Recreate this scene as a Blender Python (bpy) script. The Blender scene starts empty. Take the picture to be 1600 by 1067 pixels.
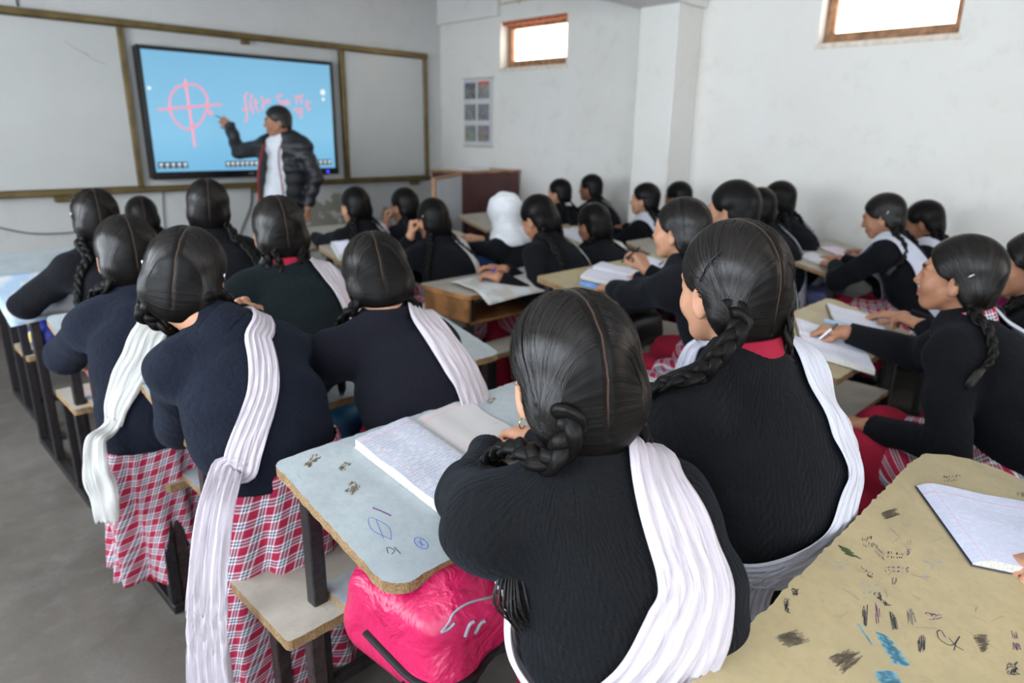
import bpy, math, random
import numpy as np
from mathutils import Vector, Matrix
random.seed(7); np.random.seed(7)
sc = bpy.context.scene
COL = sc.collection
PI = math.pi
# ---------------------------------------------------------------- camera
cam_d = bpy.data.cameras.new('camera'); cam = bpy.data.objects.new('camera', cam_d); COL.objects.link(cam)
sc.camera = cam
cam_d.sensor_width = 36.0; cam_d.lens = 24.0; cam_d.clip_start = 0.02
PITCH, ROLL, YAW = math.radians(16.85), math.radians(0.81), math.radians(45.09)
fw = Vector((math.sin(YAW)*math.cos(PITCH), math.cos(YAW)*math.cos(PITCH), -math.sin(PITCH)))
rt = Vector((math.cos(YAW), -math.sin(YAW), 0.0)); up = rt.cross(fw)
r2 = rt*math.cos(ROLL) + up*math.sin(ROLL); u2 = up*math.cos(ROLL) - rt*math.sin(ROLL)
cam.matrix_world = Matrix(((r2.x, u2.x, -fw.x, 0), (r2.y, u2.y, -fw.y, 0), (r2.z, u2.z, -fw.z, 1.43), (0, 0, 0, 1)))
cam_d.dof.use_dof = True; cam_d.dof.focus_distance = 1.12; cam_d.dof.aperture_fstop = 3.5
# ---------------------------------------------------------------- world, light, exposure
w = bpy.data.worlds.new('sky'); sc.world = w; w.use_nodes = True
bg = w.node_tree.nodes['Background']
wt = w.node_tree; wc = wt.nodes.new('ShaderNodeTexCoord'); wsep = wt.nodes.new('ShaderNodeSeparateXYZ'); wr_ = wt.nodes.new('ShaderNodeValToRGB')
wt.links.new(wc.outputs['Generated'], wsep.inputs[0]); wt.links.new(wsep.outputs[0], wr_.inputs[0]); wt.links.new(wr_.outputs[0], bg.inputs[0])   # sunny haze beyond the right wall, cool sky elsewhere
wr_.color_ramp.elements[0].position = 0.0; wr_.color_ramp.elements[0].color = (0.78, 0.88, 1.0, 1)
wr_.color_ramp.elements[1].position = 0.45; wr_.color_ramp.elements[1].color = (1.6, 1.35, 1.1, 1)
bg.inputs[1].default_value = 4.5
sc.view_settings.view_transform = 'Standard'; sc.view_settings.look = 'None'
sc.view_settings.gamma = 1.0; sc.view_settings.use_curve_mapping = False
sc.view_settings.exposure = 0.0
def area(name, loc, rot, sx, sy, power, color):
    l = bpy.data.lights.new(name, 'AREA'); l.shape = 'RECTANGLE'; l.size = sx; l.size_y = sy
    l.energy = power; l.color = color
    o = bpy.data.objects.new(name, l); COL.objects.link(o); o.location = loc; o.rotation_euler = rot
    return o
# daylight entering through the tall windows of the left wall, the ones at the back and the small high ones
for k, yy in enumerate((-1.05, 1.15, 3.35)):
    area('daylight_left_window', (-1.58, yy, 1.65), (0, -PI/2, 0), 1.45, 1.45, (38, 60, 86)[k], (0.84, 0.92, 1.0))
area('daylight_rear_window', (-0.1, -1.93, 1.75), (PI/2, 0, 0), 1.5, 1.3, 14, (0.86, 0.93, 1.0))
area('daylight_rear_window', (2.9, -1.93, 1.75), (PI/2, 0, 0), 1.5, 1.3, 9, (0.86, 0.93, 1.0))
# ---------------------------------------------------------------- node helper
MATS = {}
class NT:
    def __init__(s, name):
        s.m = bpy.data.materials.new(name); s.m.use_nodes = True
        s.t = s.m.node_tree; s.b = s.t.nodes['Principled BSDF']
    def n(s, typ, **kw):
        nd = s.t.nodes.new('ShaderNode'+typ)
        for k, v in kw.items():
            if k.startswith('i_'):
                key = k[2:]; key = int(key) if key.isdigit() else key.replace('_', ' ')
                nd.inputs[key].default_value = v
            else: setattr(nd, k, v)
        return nd
    def l(s, a, b): s.t.links.new(a, b)
    def math(s, op, a, b=None, clamp=False):
        nd = s.n('Math', operation=op, use_clamp=clamp)
        for i, v in enumerate((a, b)):
            if v is None: continue
            if isinstance(v, (int, float)): nd.inputs[i].default_value = v
            else: s.l(v, nd.inputs[i])
        return nd.outputs[0]
    def mix(s, f, a, b):
        nd = s.n('Mix', data_type='RGBA')
        for k, v in ((0, f), (6, a), (7, b)):
            if isinstance(v, (int, float)): nd.inputs[k].default_value = v
            elif isinstance(v, tuple): nd.inputs[k].default_value = (*v[:3], 1)
            else: s.l(v, nd.inputs[k])
        return nd.outputs[2]
    def ramp(s, f, stops, interp='LINEAR'):
        nd = s.n('ValToRGB'); cr = nd.color_ramp; cr.interpolation = interp
        while len(cr.elements) < len(stops): cr.elements.new(0.5)
        for e, (p, c) in zip(cr.elements, stops): e.position = p; e.color = (*c[:3], 1) if isinstance(c, tuple) else (c, c, c, 1)
        s.l(f, nd.inputs[0]); return nd.outputs[0]
    def noise(s, vec, scale, detail=3, rough=0.5, dist=0.0):
        nd = s.n('TexNoise'); nd.inputs['Scale'].default_value = scale; nd.inputs['Detail'].default_value = detail
        nd.inputs['Roughness'].default_value = rough; nd.inputs['Distortion'].default_value = dist
        if vec is not None: s.l(vec, nd.inputs['Vector'])
        return nd.outputs[0]
    def scale(s, vec, sxyz):
        nd = s.n('Mapping'); nd.inputs['Scale'].default_value = sxyz; s.l(vec, nd.inputs['Vector']); return nd.outputs[0]
    def obj(s): return s.n('TexCoord').outputs['Object']
    def uv(s): return s.n('TexCoord').outputs['UV']
    def bump(s, h, strength=0.3, dist=0.01, prev=None):
        nd = s.n('Bump'); nd.inputs['Strength'].default_value = strength; nd.inputs['Distance'].default_value = dist
        s.l(h, nd.inputs['Height'])
        if prev is not None: s.l(prev, nd.inputs['Normal'])
        s.l(nd.outputs[0], s.b.inputs['Normal']); return nd.outputs[0]
    def col(s, c):
        if isinstance(c, tuple): s.b.inputs['Base Color'].default_value = (*c[:3], 1)
        else: s.l(c, s.b.inputs['Base Color'])
    def rough(s, v, spec=0.5):
        if isinstance(v, (int, float)): s.b.inputs['Roughness'].default_value = v
        else: s.l(v, s.b.inputs['Roughness'])
        s.b.inputs['Specular IOR Level'].default_value = spec
def plain(name, color, rough=0.6, spec=0.4, metal=0.0, bump=0.0, scale=60, var=0.12, emit=None):
    if name in MATS: return MATS[name]
    t = NT(name)
    if emit:
        t.b.inputs['Emission Color'].default_value = (*color, 1); t.b.inputs['Emission Strength'].default_value = emit
    nz = t.noise(t.obj(), scale, 4)
    dark = tuple(c*(1-var) for c in color); lite = tuple(min(1, c*(1+var)) for c in color)
    t.col(t.ramp(nz, [(0.35, dark), (0.65, lite)])); t.rough(rough, spec); t.b.inputs['Metallic'].default_value = metal
    if bump: t.bump(nz, bump, 0.002)
    MATS[name] = t.m; return t.m
def mat_wall(name, base, dirt, streaks=True, peel=0.0):
    t = NT(name); o = t.obj()
    big = t.noise(o, 1.3, 6, 0.6); med = t.noise(o, 7, 5, 0.65)
    c = t.mix(t.ramp(big, [(0.35, 0.0), (0.75, 0.55)]), base, dirt)
    c = t.mix(t.ramp(med, [(0.55, 0.0), (0.85, 0.35)]), c, tuple(x*0.72 for x in dirt))
    if peel:
        sep = t.n('SeparateXYZ'); t.l(o, sep.inputs[0])
        zm = t.ramp(sep.outputs[2], [(0.0, 1.0), (0.30, 1.0), (0.84, 0.5), (0.95, 0.0)])
        xm = t.ramp(t.math('MULTIPLY', sep.outputs[0], 0.2), [(0.5, 0.0), (0.60, 1.0), (0.80, 1.0), (0.88, 0.2)])
        pn = t.noise(t.scale(o, (1, 1, 1.2)), 3.6, 7, 0.62)
        pm = t.math('MULTIPLY', t.ramp(pn, [(0.535, 0.0), (0.555, 1.0)]), t.math('MULTIPLY', zm, xm))
        pm = t.ramp(pm, [(0.35, 0.0), (0.45, 1.0)])
        c = t.mix(pm, c, (0.30, 0.285, 0.24))
    t.col(c); t.rough(0.85, 0.25)
    h = t.noise(o, 26, 8, 0.7); t.bump(h, 0.25, 0.01)
    MATS[name] = t.m; return t.m
# ---------------------------------------------------------------- mesh helpers
def link(name, me, parent=None, origin=(0, 0, 0)):
    o = bpy.data.objects.new(name, me); COL.objects.link(o)
    if parent is not None: o.parent = parent
    else: o.location = origin
    return o
def tag(o, label=None, cat=None, group=None, kind=None):
    if label: o['label'] = label
    if cat: o['category'] = cat
    if group: o['group'] = group
    if kind: o['kind'] = kind
    return o
def empty(name, loc, rz=0):
    o = bpy.data.objects.new(name, None); COL.objects.link(o); o.location = loc; o.rotation_euler = (0, 0, rz)
    o.empty_display_size = 0.05; return o
class MB:
    """collects shapes for ONE mesh"""
    def __init__(s): s.v = []; s.f = []; s.mi = []; s.uv = {}
    def add(s, vs, fs, mi=0):
        o = len(s.v); s.v += [tuple(map(float, v)) for v in vs]
        for f in fs: s.f.append(tuple(i+o for i in f)); s.mi.append(mi)
    def box(s, lo, hi, mi=0, M=None, b=0.0):
        x0, y0, z0 = lo; x1, y1, z1 = hi
        if b <= 0:
            vs = [(x0,y0,z0),(x1,y0,z0),(x1,y1,z0),(x0,y1,z0),(x0,y0,z1),(x1,y0,z1),(x1,y1,z1),(x0,y1,z1)]
            fs = [(0,3,2,1),(4,5,6,7),(0,1,5,4),(1,2,6,5),(2,3,7,6),(3,0,4,7)]
        else:
            b = min(b, (x1-x0)/2.01, (y1-y0)/2.01, (z1-z0)/2.01)
            vs = []; idx = {}
            for i, cx in enumerate((x0, x1)):
                for j, cy in enumerate((y0, y1)):
                    for k, cz in enumerate((z0, z1)):
                        dx, dy, dz = (1-2*i)*b, (1-2*j)*b, (1-2*k)*b
                        for a, v in enumerate(((cx, cy+dy, cz+dz), (cx+dx, cy, cz+dz), (cx+dx, cy+dy, cz))):
                            idx[i, j, k, a] = len(vs); vs.append(v)
            fs = []
            for i in (0, 1): fs.append([idx[i, j, k, 0] for j, k in ((0,0),(1,0),(1,1),(0,1))][::(1 if i else -1)])
            for j in (0, 1): fs.append([idx[i, j, k, 1] for i, k in ((0,0),(1,0),(1,1),(0,1))][::(-1 if j else 1)])
            for k in (0, 1): fs.append([idx[i, j, k, 2] for i, j in ((0,0),(1,0),(1,1),(0,1))][::(1 if k else -1)])
            for j in (0,1):
                for k in (0,1): fs.append([idx[0,j,k,1], idx[1,j,k,1], idx[1,j,k,2], idx[0,j,k,2]])
            for i in (0,1):
                for k in (0,1): fs.append([idx[i,0,k,0], idx[i,1,k,0], idx[i,1,k,2], idx[i,0,k,2]])
            for i in (0,1):
                for j in (0,1): fs.append([idx[i,j,0,0], idx[i,j,1,0], idx[i,j,1,1], idx[i,j,0,1]])
            for i in (0,1):
                for j in (0,1):
                    for k in (0,1): fs.append([idx[i,j,k,0], idx[i,j,k,1], idx[i,j,k,2]])
        if M is not None: vs = [tuple(M @ Vector(v)) for v in vs]
        s.add(vs, fs, mi); return s
    def bar(s, a, b, w, h=None, mi=0, b_=0.002):
        a = Vector(a); b = Vector(b); d = b-a; L = d.length; h = h or w
        z = d.normalized(); x = Vector((0, 1, 0)).cross(z)
        if x.length < 0.1: x = Vector((1, 0, 0))
        x.normalize(); y = z.cross(x)
        M = Matrix(((x.x, y.x, z.x, a.x), (x.y, y.y, z.y, a.y), (x.z, y.z, z.z, a.z), (0, 0, 0, 1)))
        return s.box((-w/2, -h/2, 0), (w/2, h/2, L), mi, M, b_)
    def tube(s, pts, r, n=8, mi=0, cap=True, flat=1.0):
        P = [np.array(p, float) for p in pts]; m = len(P); R = r if hasattr(r, '__len__') else [r]*m
        T = [P[min(i+1, m-1)]-P[max(i-1, 0)] for i in range(m)]; T = [t/(np.linalg.norm(t)+1e-9) for t in T]
        nrm = np.cross(T[0], (0, 0, 1.0)); nrm = nrm if np.linalg.norm(nrm) > 1e-3 else np.array((1.0, 0, 0)); nrm /= np.linalg.norm(nrm)
        vs = []
        for i in range(m):
            nrm = nrm - T[i]*(nrm@T[i]); nrm /= np.linalg.norm(nrm)+1e-9; bn = np.cross(T[i], nrm)
            for k in range(n):
                a = 2*PI*k/n; vs.append(P[i]+R[i]*(math.cos(a)*nrm+math.sin(a)*flat*bn))
        fs = [(i*n+k, i*n+(k+1) % n, (i+1)*n+(k+1) % n, (i+1)*n+k) for i in range(m-1) for k in range(n)]
        if cap: fs += [tuple(range(n))[::-1], tuple((m-1)*n+k for k in range(n))]
        s.add(vs, fs, mi); return s
    def prism(s, outline, z0, z1, mi=0, mi_side=None, zf=None, b=0.0):
        n = len(outline); zf = zf or (lambda x, y: 0.0)
        vs = [(x, y, z0+zf(x, y)) for x, y in outline]+[(x, y, z1+zf(x, y)) for x, y in outline]
        s.add(vs, [tuple(range(n))[::-1]], mi if mi_side is None else mi_side)
        o = len(s.v)-2*n
        s.f.append(tuple(o+n+i for i in range(n))); s.mi.append(mi)
        for i in range(n):
            j = (i+1) % n; s.f.append((o+i, o+j, o+n+j, o+n+i)); s.mi.append(mi if mi_side is None else mi_side)
        return s
    def build(s, name, mats, parent=None, origin=(0, 0, 0), smooth=False, uv=None, fix=True):
        me = bpy.data.meshes.new(name)
        me.from_pydata(s.v, [], s.f)
        mats = mats if isinstance(mats, (list, tuple)) else [mats]
        for m in mats: me.materials.append(m)
        me.polygons.foreach_set('material_index', s.mi)
        if smooth: me.polygons.foreach_set('use_smooth', [True]*len(me.polygons))
        if uv is not None:
            ul = me.uv_layers.new(name='UVMap'); li = np.zeros(len(me.loops), int); me.loops.foreach_get('vertex_index', li)
            ul.data.foreach_set('uv', np.array(uv, float)[li].ravel())
        if fix:
            import bmesh
            bm = bmesh.new(); bm.from_mesh(me); bmesh.ops.recalc_face_normals(bm, faces=bm.faces); bm.to_mesh(me); bm.free()
        me.update()
        return link(name, me, parent, origin)
def structure(o): o['kind'] = 'structure'; return o
# ---------------------------------------------------------------- SDF modelling
def smin(a, b, k):
    h = np.maximum(k-np.abs(a-b), 0)/k
    return np.minimum(a, b)-h*h*k*0.25
def smax(a, b, k): return -smin(-a, -b, k)
def V3(*a): return np.array(a, float)
def cone(P, a, b, ra, rb):
    ab = b-a; t = np.clip((P-a)@ab/(ab@ab+1e-12), 0, 1)
    q = P-a-t[:, None]*ab
    return np.sqrt((q*q).sum(1))-(ra+(rb-ra)*t)
def econe(P, a, b, ra, rb, ka, kb, lat):
    ab = b-a; L = np.linalg.norm(ab); ax = ab/L
    la = lat-ax*(lat@ax); la /= np.linalg.norm(la); dp = np.cross(ax, la)
    t = np.clip((P-a)@ax/L, 0, 1); q = P-a-t[:, None]*ab
    k = ka+(kb-ka)*t; r = ra+(rb-ra)*t
    x = q@la; y = (q@dp)/k; z = q@ax
    d = np.sqrt(x*x+y*y+z*z+1e-12)
    return (d-r)*np.sqrt(k)
def ell(P, c, r, R=None):
    q = P-c
    if R is not None: q = q@R
    r = np.array(r, float); k0 = np.sqrt(((q/r)**2).sum(1))+1e-9; k1 = np.sqrt(((q/(r*r))**2).sum(1))+1e-9
    return k0*(k0-1)/k1
def rbox(P, c, half, rad, R=None):
    q = P-c
    if R is not None: q = q@R
    q = np.abs(q)-(np.array(half)-rad)
    return np.sqrt((np.maximum(q, 0)**2).sum(1))+np.minimum(q.max(1), 0)-rad
def Rz(d): a = math.radians(d); c, s = math.cos(a), math.sin(a); return np.array(((c, -s, 0), (s, c, 0), (0, 0, 1.0)))
def Rx(d): a = math.radians(d); c, s = math.cos(a), math.sin(a); return np.array(((1.0, 0, 0), (0, c, -s), (0, s, c)))
def Ry(d): a = math.radians(d); c, s = math.cos(a), math.sin(a); return np.array(((c, 0, s), (0, 1.0, 0), (-s, 0, c)))
def grad(f, P, e=0.0015):
    g = np.stack([f(P+d)-f(P-d) for d in np.eye(3)*e], 1)
    return g/(np.linalg.norm(g, axis=1, keepdims=True)+1e-9)
def mesh_sdf(f, lo, hi, h, newton=1):
    lo = np.array(lo, float); hi = np.array(hi, float)
    B = 4; nb = np.maximum(np.ceil((hi-lo)/(h*B)).astype(int), 1); n = nb*B
    bi = np.stack(np.meshgrid(*[np.arange(k) for k in nb], indexing='ij'), -1).reshape(-1, 3)
    bc = lo+(bi*B+(B-1)/2)*h; bd = f(bc)
    near = np.abs(bd) < h*B*1.25+0.006
    G = np.empty(tuple(n), np.float32)
    Gb = bd.reshape(*nb)
    G[:] = np.repeat(np.repeat(np.repeat(Gb, B, 0), B, 1), B, 2)
    off = np.stack(np.meshgrid(*[np.arange(B)]*3, indexing='ij'), -1).reshape(-1, 3)
    fi = (bi[near][:, None, :]*B+off[None]).reshape(-1, 3)
    for s in range(0, len(fi), 400000):
        q = fi[s:s+400000]; G[q[:, 0], q[:, 1], q[:, 2]] = f(lo+q*h)
    G[0] = G[-1] = np.maximum(G[0], h); G[-1] = np.maximum(G[-1], h)
    for ax in range(3):
        sl = [slice(None)]*3
        for e in (0, -1): sl[ax] = e; G[tuple(sl)] = np.maximum(G[tuple(sl)], h*0.5)
    S = G < 0
    c = np.stack([S[i:n[0]-1+i, j:n[1]-1+j, k:n[2]-1+k] for i in (0, 1) for j in (0, 1) for k in (0, 1)], -1)
    cnt = c.sum(-1); act = (cnt > 0) & (cnt < 8)
    ci = np.argwhere(act)
    idx = -np.ones(tuple(n-1), int); idx[tuple(ci.T)] = np.arange(len(ci))
    acc = np.zeros((len(ci), 3)); num = np.zeros(len(ci))
    corners = [(i, j, k) for i in (0, 1) for j in (0, 1) for k in (0, 1)]
    for a in corners:
        for ax in range(3):
            if a[ax]: continue
            b = list(a); b[ax] = 1
            va = G[ci[:, 0]+a[0], ci[:, 1]+a[1], ci[:, 2]+a[2]]; vb = G[ci[:, 0]+b[0], ci[:, 1]+b[1], ci[:, 2]+b[2]]
            m = (va < 0) != (vb < 0); t = np.where(m, va/np.where(m, va-vb, 1), 0)
            p = np.repeat(np.array(a, float)[None], len(ci), 0); p[:, ax] = t
            acc += p*m[:, None]; num += m
    V = lo+(ci+acc/np.maximum(num, 1)[:, None])*h
    F = []
    for ax in range(3):
        o1, o2 = [(1, 2), (2, 0), (0, 1)][ax]
        sl0 = [slice(0, None)]*3; sl1 = [slice(0, None)]*3
        sl0[ax] = slice(0, -1); sl1[ax] = slice(1, None)
        A = S[tuple(sl0)]; Bm = S[tuple(sl1)]
        e = np.argwhere(A != Bm)
        e = e[(e[:, o1] > 0) & (e[:, o2] > 0) & (e[:, o1] < n[o1]-1) & (e[:, o2] < n[o2]-1)]
        flip = A[tuple(e.T)]
        def g(d1, d2):
            q = e.copy(); q[:, o1] -= d1; q[:, o2] -= d2; return idx[tuple(q.T)]
        q = np.stack([g(1, 1), g(0, 1), g(0, 0), g(1, 0)], 1)
        q[~flip] = q[~flip][:, ::-1]
        F.append(q[(q >= 0).all(1)])
    F = np.concatenate(F)
    for _ in range(newton):
        gr = np.stack([f(V+d)-f(V-d) for d in np.eye(3)*0.0015], 1)/0.003
        d = f(V); g2 = np.maximum((gr*gr).sum(1), 0.3)
        V = V-np.clip(d/g2, -h, h)[:, None]*gr
    return V, F
def np_mesh(name, V, F, mats, parent=None, origin=(0, 0, 0), uv=None, col=None, smooth=True, base=(0, 0, 0), mi=None):
    V = np.asarray(V, float)-np.array(base); F = np.asarray(F)
    me = bpy.data.meshes.new(name)
    me.vertices.add(len(V)); me.vertices.foreach_set('co', V.astype(np.float32).ravel())
    k = F.shape[1]
    me.loops.add(F.size); me.loops.foreach_set('vertex_index', F.ravel().astype(np.int32))
    me.polygons.add(len(F)); me.polygons.foreach_set('loop_start', np.arange(0, F.size, k, dtype=np.int32))
    me.update(calc_edges=True)
    for m in (mats if isinstance(mats, (list, tuple)) else [mats]): me.materials.append(m)
    me.polygons.foreach_set('use_smooth', [smooth]*len(F))
    if mi is not None: me.polygons.foreach_set('material_index', np.asarray(mi, np.int32))
    if uv is not None:
        ul = me.uv_layers.new(name='UVMap'); ul.data.foreach_set('uv', np.asarray(uv, np.float32)[F.ravel()].ravel())
    if col is not None:
        for nm, arr in col.items():
            a = me.attributes.new(nm, 'FLOAT_VECTOR' if np.ndim(arr) == 2 else 'FLOAT', 'POINT')
            a.data.foreach_set('vector' if np.ndim(arr) == 2 else 'value', np.asarray(arr, np.float32).ravel())
    me.validate(); me.update()
    return link(name, me, parent, origin)
def spline(pts, n):
    P = np.array(pts, float); m = len(P)
    Q = np.vstack([2*P[0]-P[1], P, 2*P[-1]-P[-2]])
    t = np.linspace(0, m-1, n); i = np.minimum(t.astype(int), m-2); u = (t-i)[:, None]
    p0, p1, p2, p3 = Q[i], Q[i+1], Q[i+2], Q[i+3]
    return 0.5*((2*p1)+(-p0+p2)*u+(2*p0-5*p1+4*p2-p3)*u*u+(-p0+3*p1-3*p2+p3)*u**3)
# ---------------------------------------------------------------- materials
def mk_skin(name, c, lip=(0.36, 0.12, 0.10)):
    t = NT(name); nz = t.noise(t.obj(), 30, 4)
    base = t.ramp(nz, [(0.3, tuple(x*0.88 for x in c)), (0.7, tuple(min(1, x*1.1) for x in c))])
    a = t.n('Attribute', attribute_name='lip').outputs['Fac']; b = t.n('Attribute', attribute_name='brow').outputs['Fac']
    t.col(t.mix(b, t.mix(a, base, lip), (0.012, 0.009, 0.007))); t.rough(0.5, 0.35)
    t.b.inputs['Subsurface Weight'].default_value = 0.12; t.b.inputs['Subsurface Radius'].default_value = (0.02, 0.007, 0.004)
    t.b.inputs['Subsurface Scale'].default_value = 0.5
    t.bump(t.noise(t.obj(), 350, 2), 0.08, 0.001); return t.m
SKIN = mk_skin('skin_light', (0.50, 0.255, 0.155)); SKIN_D = mk_skin('skin_deep', (0.30, 0.135, 0.075)); SKIN_M = mk_skin('skin_mid', (0.40, 0.19, 0.11))
def mk_hair(name, part=True):
    t = NT(name); uv = t.uv()
    s1 = t.noise(t.scale(uv, (700, 5, 1)), 1, 3, 0.6); s2 = t.noise(t.scale(uv, (60, 3, 1)), 1, 2)
    c = t.ramp(s1, [(0.3, (0.0022, 0.002, 0.002)), (0.62, (0.006, 0.005, 0.0045)), (0.8, (0.018, 0.013, 0.010))])
    if part:
        loc = t.n('Attribute', attribute_name='loc').outputs['Vector']
        sp = t.n('SeparateXYZ'); t.l(loc, sp.inputs[0])
        wig = t.math('MULTIPLY', t.math('SUBTRACT', t.noise(t.scale(loc, (0, 26, 26)), 1, 3), 0.5), 0.008)
        d = t.math('ABSOLUTE', t.math('ADD', sp.outputs[0], wig))
        m = t.ramp(t.math('MULTIPLY', d, 100.0), [(0.03, 1.0), (0.20, 0.0)])
        m = t.math('MULTIPLY', m, t.ramp(s1, [(0.35, 0.25), (0.6, 0.75)]))
        low = t.ramp(t.math('ADD', sp.outputs[2], 0.15), [(0.075, 0.0), (0.11, 1.0)])
        c = t.mix(t.math('MULTIPLY', m, low), c, (0.15, 0.09, 0.062))
    t.col(c); t.rough(t.ramp(s2, [(0.3, 0.30), (0.7, 0.42)]), 0.13)
    b1 = t.bump(s1, 0.35, 0.0010); t.bump(s2, 0.25, 0.004, b1); return t.m
def mk_strand():
    t = NT('combed_hair_strand'); a = t.n('Attribute', attribute_name='tone').outputs['Fac']
    t.col(t.ramp(a, [(0.0, (0.002, 0.002, 0.002)), (0.7, (0.007, 0.0055, 0.005)), (1.0, (0.028, 0.019, 0.014))])); t.rough(0.27, 0.34); return t.m
STRAND = mk_strand()
HAIR = mk_hair('black_hair'); BRAID = mk_hair('black_braid', False)
def mk_knit(name, c, kind):
    t = NT(name); uv = t.uv(); sx = t.n('SeparateXYZ'); t.l(uv, sx.inputs[0])
    fz = t.noise(t.obj(), 420, 3, 0.7); fz2 = t.noise(t.obj(), 45, 4, 0.6)
    t.col(t.mix(t.ramp(fz, [(0.45, 0.0), (0.85, 1.0)]), c, tuple(x*1.9+0.003 for x in c))); t.rough(0.95, 0.08)
    t.b.inputs['Sheen Weight'].default_value = 0.05; t.b.inputs['Sheen Roughness'].default_value = 0.5
    t.b.inputs['Sheen Tint'].default_value = (0.5, 0.6, 0.8, 1)
    b0 = t.bump(fz, 0.55, 0.0018)
    if kind == 'cable':
        wv = t.math('MULTIPLY', t.math('SINE', t.math('MULTIPLY', sx.outputs[1], 210.0)), 0.0007)
        u = t.math('ADD', sx.outputs[0], wv)
        rib = t.math('ABSOLUTE', t.math('SINE', t.math('MULTIPLY', u, 420.0)))
        wide = t.math('SINE', t.math('MULTIPLY', u, 105.0))
        cab = t.math('MULTIPLY', t.ramp(wide, [(0.3, 0.0), (0.7, 1.0)]), t.math('SINE', t.math('ADD', t.math('MULTIPLY', sx.outputs[1], 260.0), t.math('MULTIPLY', u, 500.0))))
        h = t.math('ADD', t.math('MULTIPLY', rib, 0.5), t.math('MULTIPLY', cab, 0.5))
        b1 = t.bump(h, 0.6, 0.0022, b0); t.bump(fz2, 0.5, 0.012, b1)
    elif kind == 'fine':
        rib = t.math('ABSOLUTE', t.math('SINE', t.math('MULTIPLY', sx.outputs[0], 700.0)))
        b1 = t.bump(rib, 0.3, 0.0015, b0); t.bump(fz2, 0.5, 0.01, b1)
    else: t.bump(fz2, 0.6, 0.012, b0)
    return t.m
KNIT_CABLE = mk_knit('black_cable_knit', (0.0065, 0.0068, 0.0075), 'cable')
KNIT_FUZZ = mk_knit('navy_fuzzy_wool', (0.0085, 0.0105, 0.018), 'fuzz')
KNIT_FINE = mk_knit('dark_fine_knit', (0.0085, 0.0085, 0.013), 'fine')
KNIT_BLACK = mk_knit('black_fine_knit', (0.006, 0.0062, 0.0075), 'fine')
KNIT_GREEN = mk_knit('dark_green_black_knit', (0.0065, 0.010, 0.011), 'fuzz')
def mk_cloth(name, c, weave=900, wr=0.8, fold=18, rough=0.85):
    t = NT(name); uv = t.uv(); n1 = t.noise(t.scale(uv, (weave, weave*0.05, 1)), 1, 2); n2 = t.noise(t.scale(uv, (fold*6, fold*0.7, 1)), 1, 4)
    t.col(t.mix(t.ramp(n1, [(0.4, 0.0), (0.7, 0.35)]), c, tuple(x*0.85 for x in c))); t.rough(rough, 0.2)
    b0 = t.bump(n1, 0.15, 0.001); t.bump(n2, wr, 0.008, b0); return t.m
SHAWL = mk_cloth('white_cotton_shawl', (0.58, 0.59, 0.67)); SHAWL_P = mk_cloth('pinkish_white_shawl', (0.57, 0.52, 0.57)); SHAWL_C = mk_cloth('cream_white_shawl', (0.62, 0.62, 0.60))
CRIMSON = mk_cloth('crimson_cotton', (0.30, 0.012, 0.035), 700, 0.6, 8)
HIJAB = mk_cloth('white_headscarf', (0.70, 0.71, 0.74), 500, 0.5, 6)
def mk_plaid(name, per=0.046):
    t = NT(name); uv = t.uv(); s = t.n('SeparateXYZ'); t.l(uv, s.inputs[0])
    R, W, B, K = (0.40, 0.022, 0.065), (0.84, 0.80, 0.84), (0.10, 0.135, 0.185), (0.25, 0.012, 0.035)
    st = [(0.0, R), (0.19, W), (0.28, B), (0.41, W), (0.47, B), (0.60, W), (0.69, R), (0.82, K), (0.86, R)]
    f = [t.math('FRACT', t.math('MULTIPLY', s.outputs[i], 1/per)) for i in (0, 1)]
    a = t.ramp(f[0], st, 'CONSTANT'); b = t.ramp(f[1], st, 'CONSTANT')
    c = t.mix(0.5, a, b)
    t.col(c); t.rough(0.85, 0.2)
    b0 = t.bump(t.noise(t.scale(uv, (900, 900, 1)), 1, 2), 0.15, 0.001); t.bump(t.noise(t.scale(uv, (22, 5, 1)), 1, 4), 0.5, 0.012, b0); return t.m
PLAID = mk_plaid('red_grey_white_plaid')
def mk_laminate(name, c, stain, ink, dens=0.5, edge=False):
    t = NT(name); o = t.obj()
    c0_ = t.mix(t.ramp(t.noise(o, 60, 5, 0.7), [(0.45, 0.0), (0.75, 0.45)]), c, stain)
    c1 = t.mix(t.ramp(t.noise(o, 9, 6, 0.65), [(0.42, 0.0), (0.72, 0.6)]), c0_, stain)
    blot = t.ramp(t.noise(o, 24, 8, 0.75, 0.6), [(0.62+0.05*(1-dens), 0.0), (0.68+0.05*(1-dens), 1.0)])
    c2 = t.mix(t.math('MULTIPLY', blot, 0.6), c1, (0.16, 0.15, 0.13))
    inkm = t.math('MULTIPLY', t.ramp(t.noise(t.scale(o, (70, 9, 20)), 1, 6, 0.7, 1.5), [(0.60, 0.0), (0.66, 1.0)]), t.ramp(t.noise(o, 5, 3), [(0.45, 0.0), (0.7, 0.5)]))
    c3 = t.mix(inkm, c2, ink)
    t.col(c3); t.rough(t.ramp(t.noise(o, 12, 4), [(0.3, 0.28), (0.7, 0.5)]), 0.4)
    t.bump(t.noise(o, 140, 4), 0.08, 0.001); return t.m
LAM_B = mk_laminate('pale_blue_laminate', (0.40, 0.45, 0.47), (0.27, 0.30, 0.33), (0.12, 0.16, 0.40))
LAM_Y = mk_laminate('worn_yellow_laminate', (0.42, 0.34, 0.19), (0.31, 0.255, 0.15), (0.12, 0.12, 0.14), 0.3)
LAM_W = mk_laminate('grey_white_laminate', (0.42, 0.39, 0.33), (0.31, 0.28, 0.23), (0.15, 0.15, 0.2))
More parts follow.
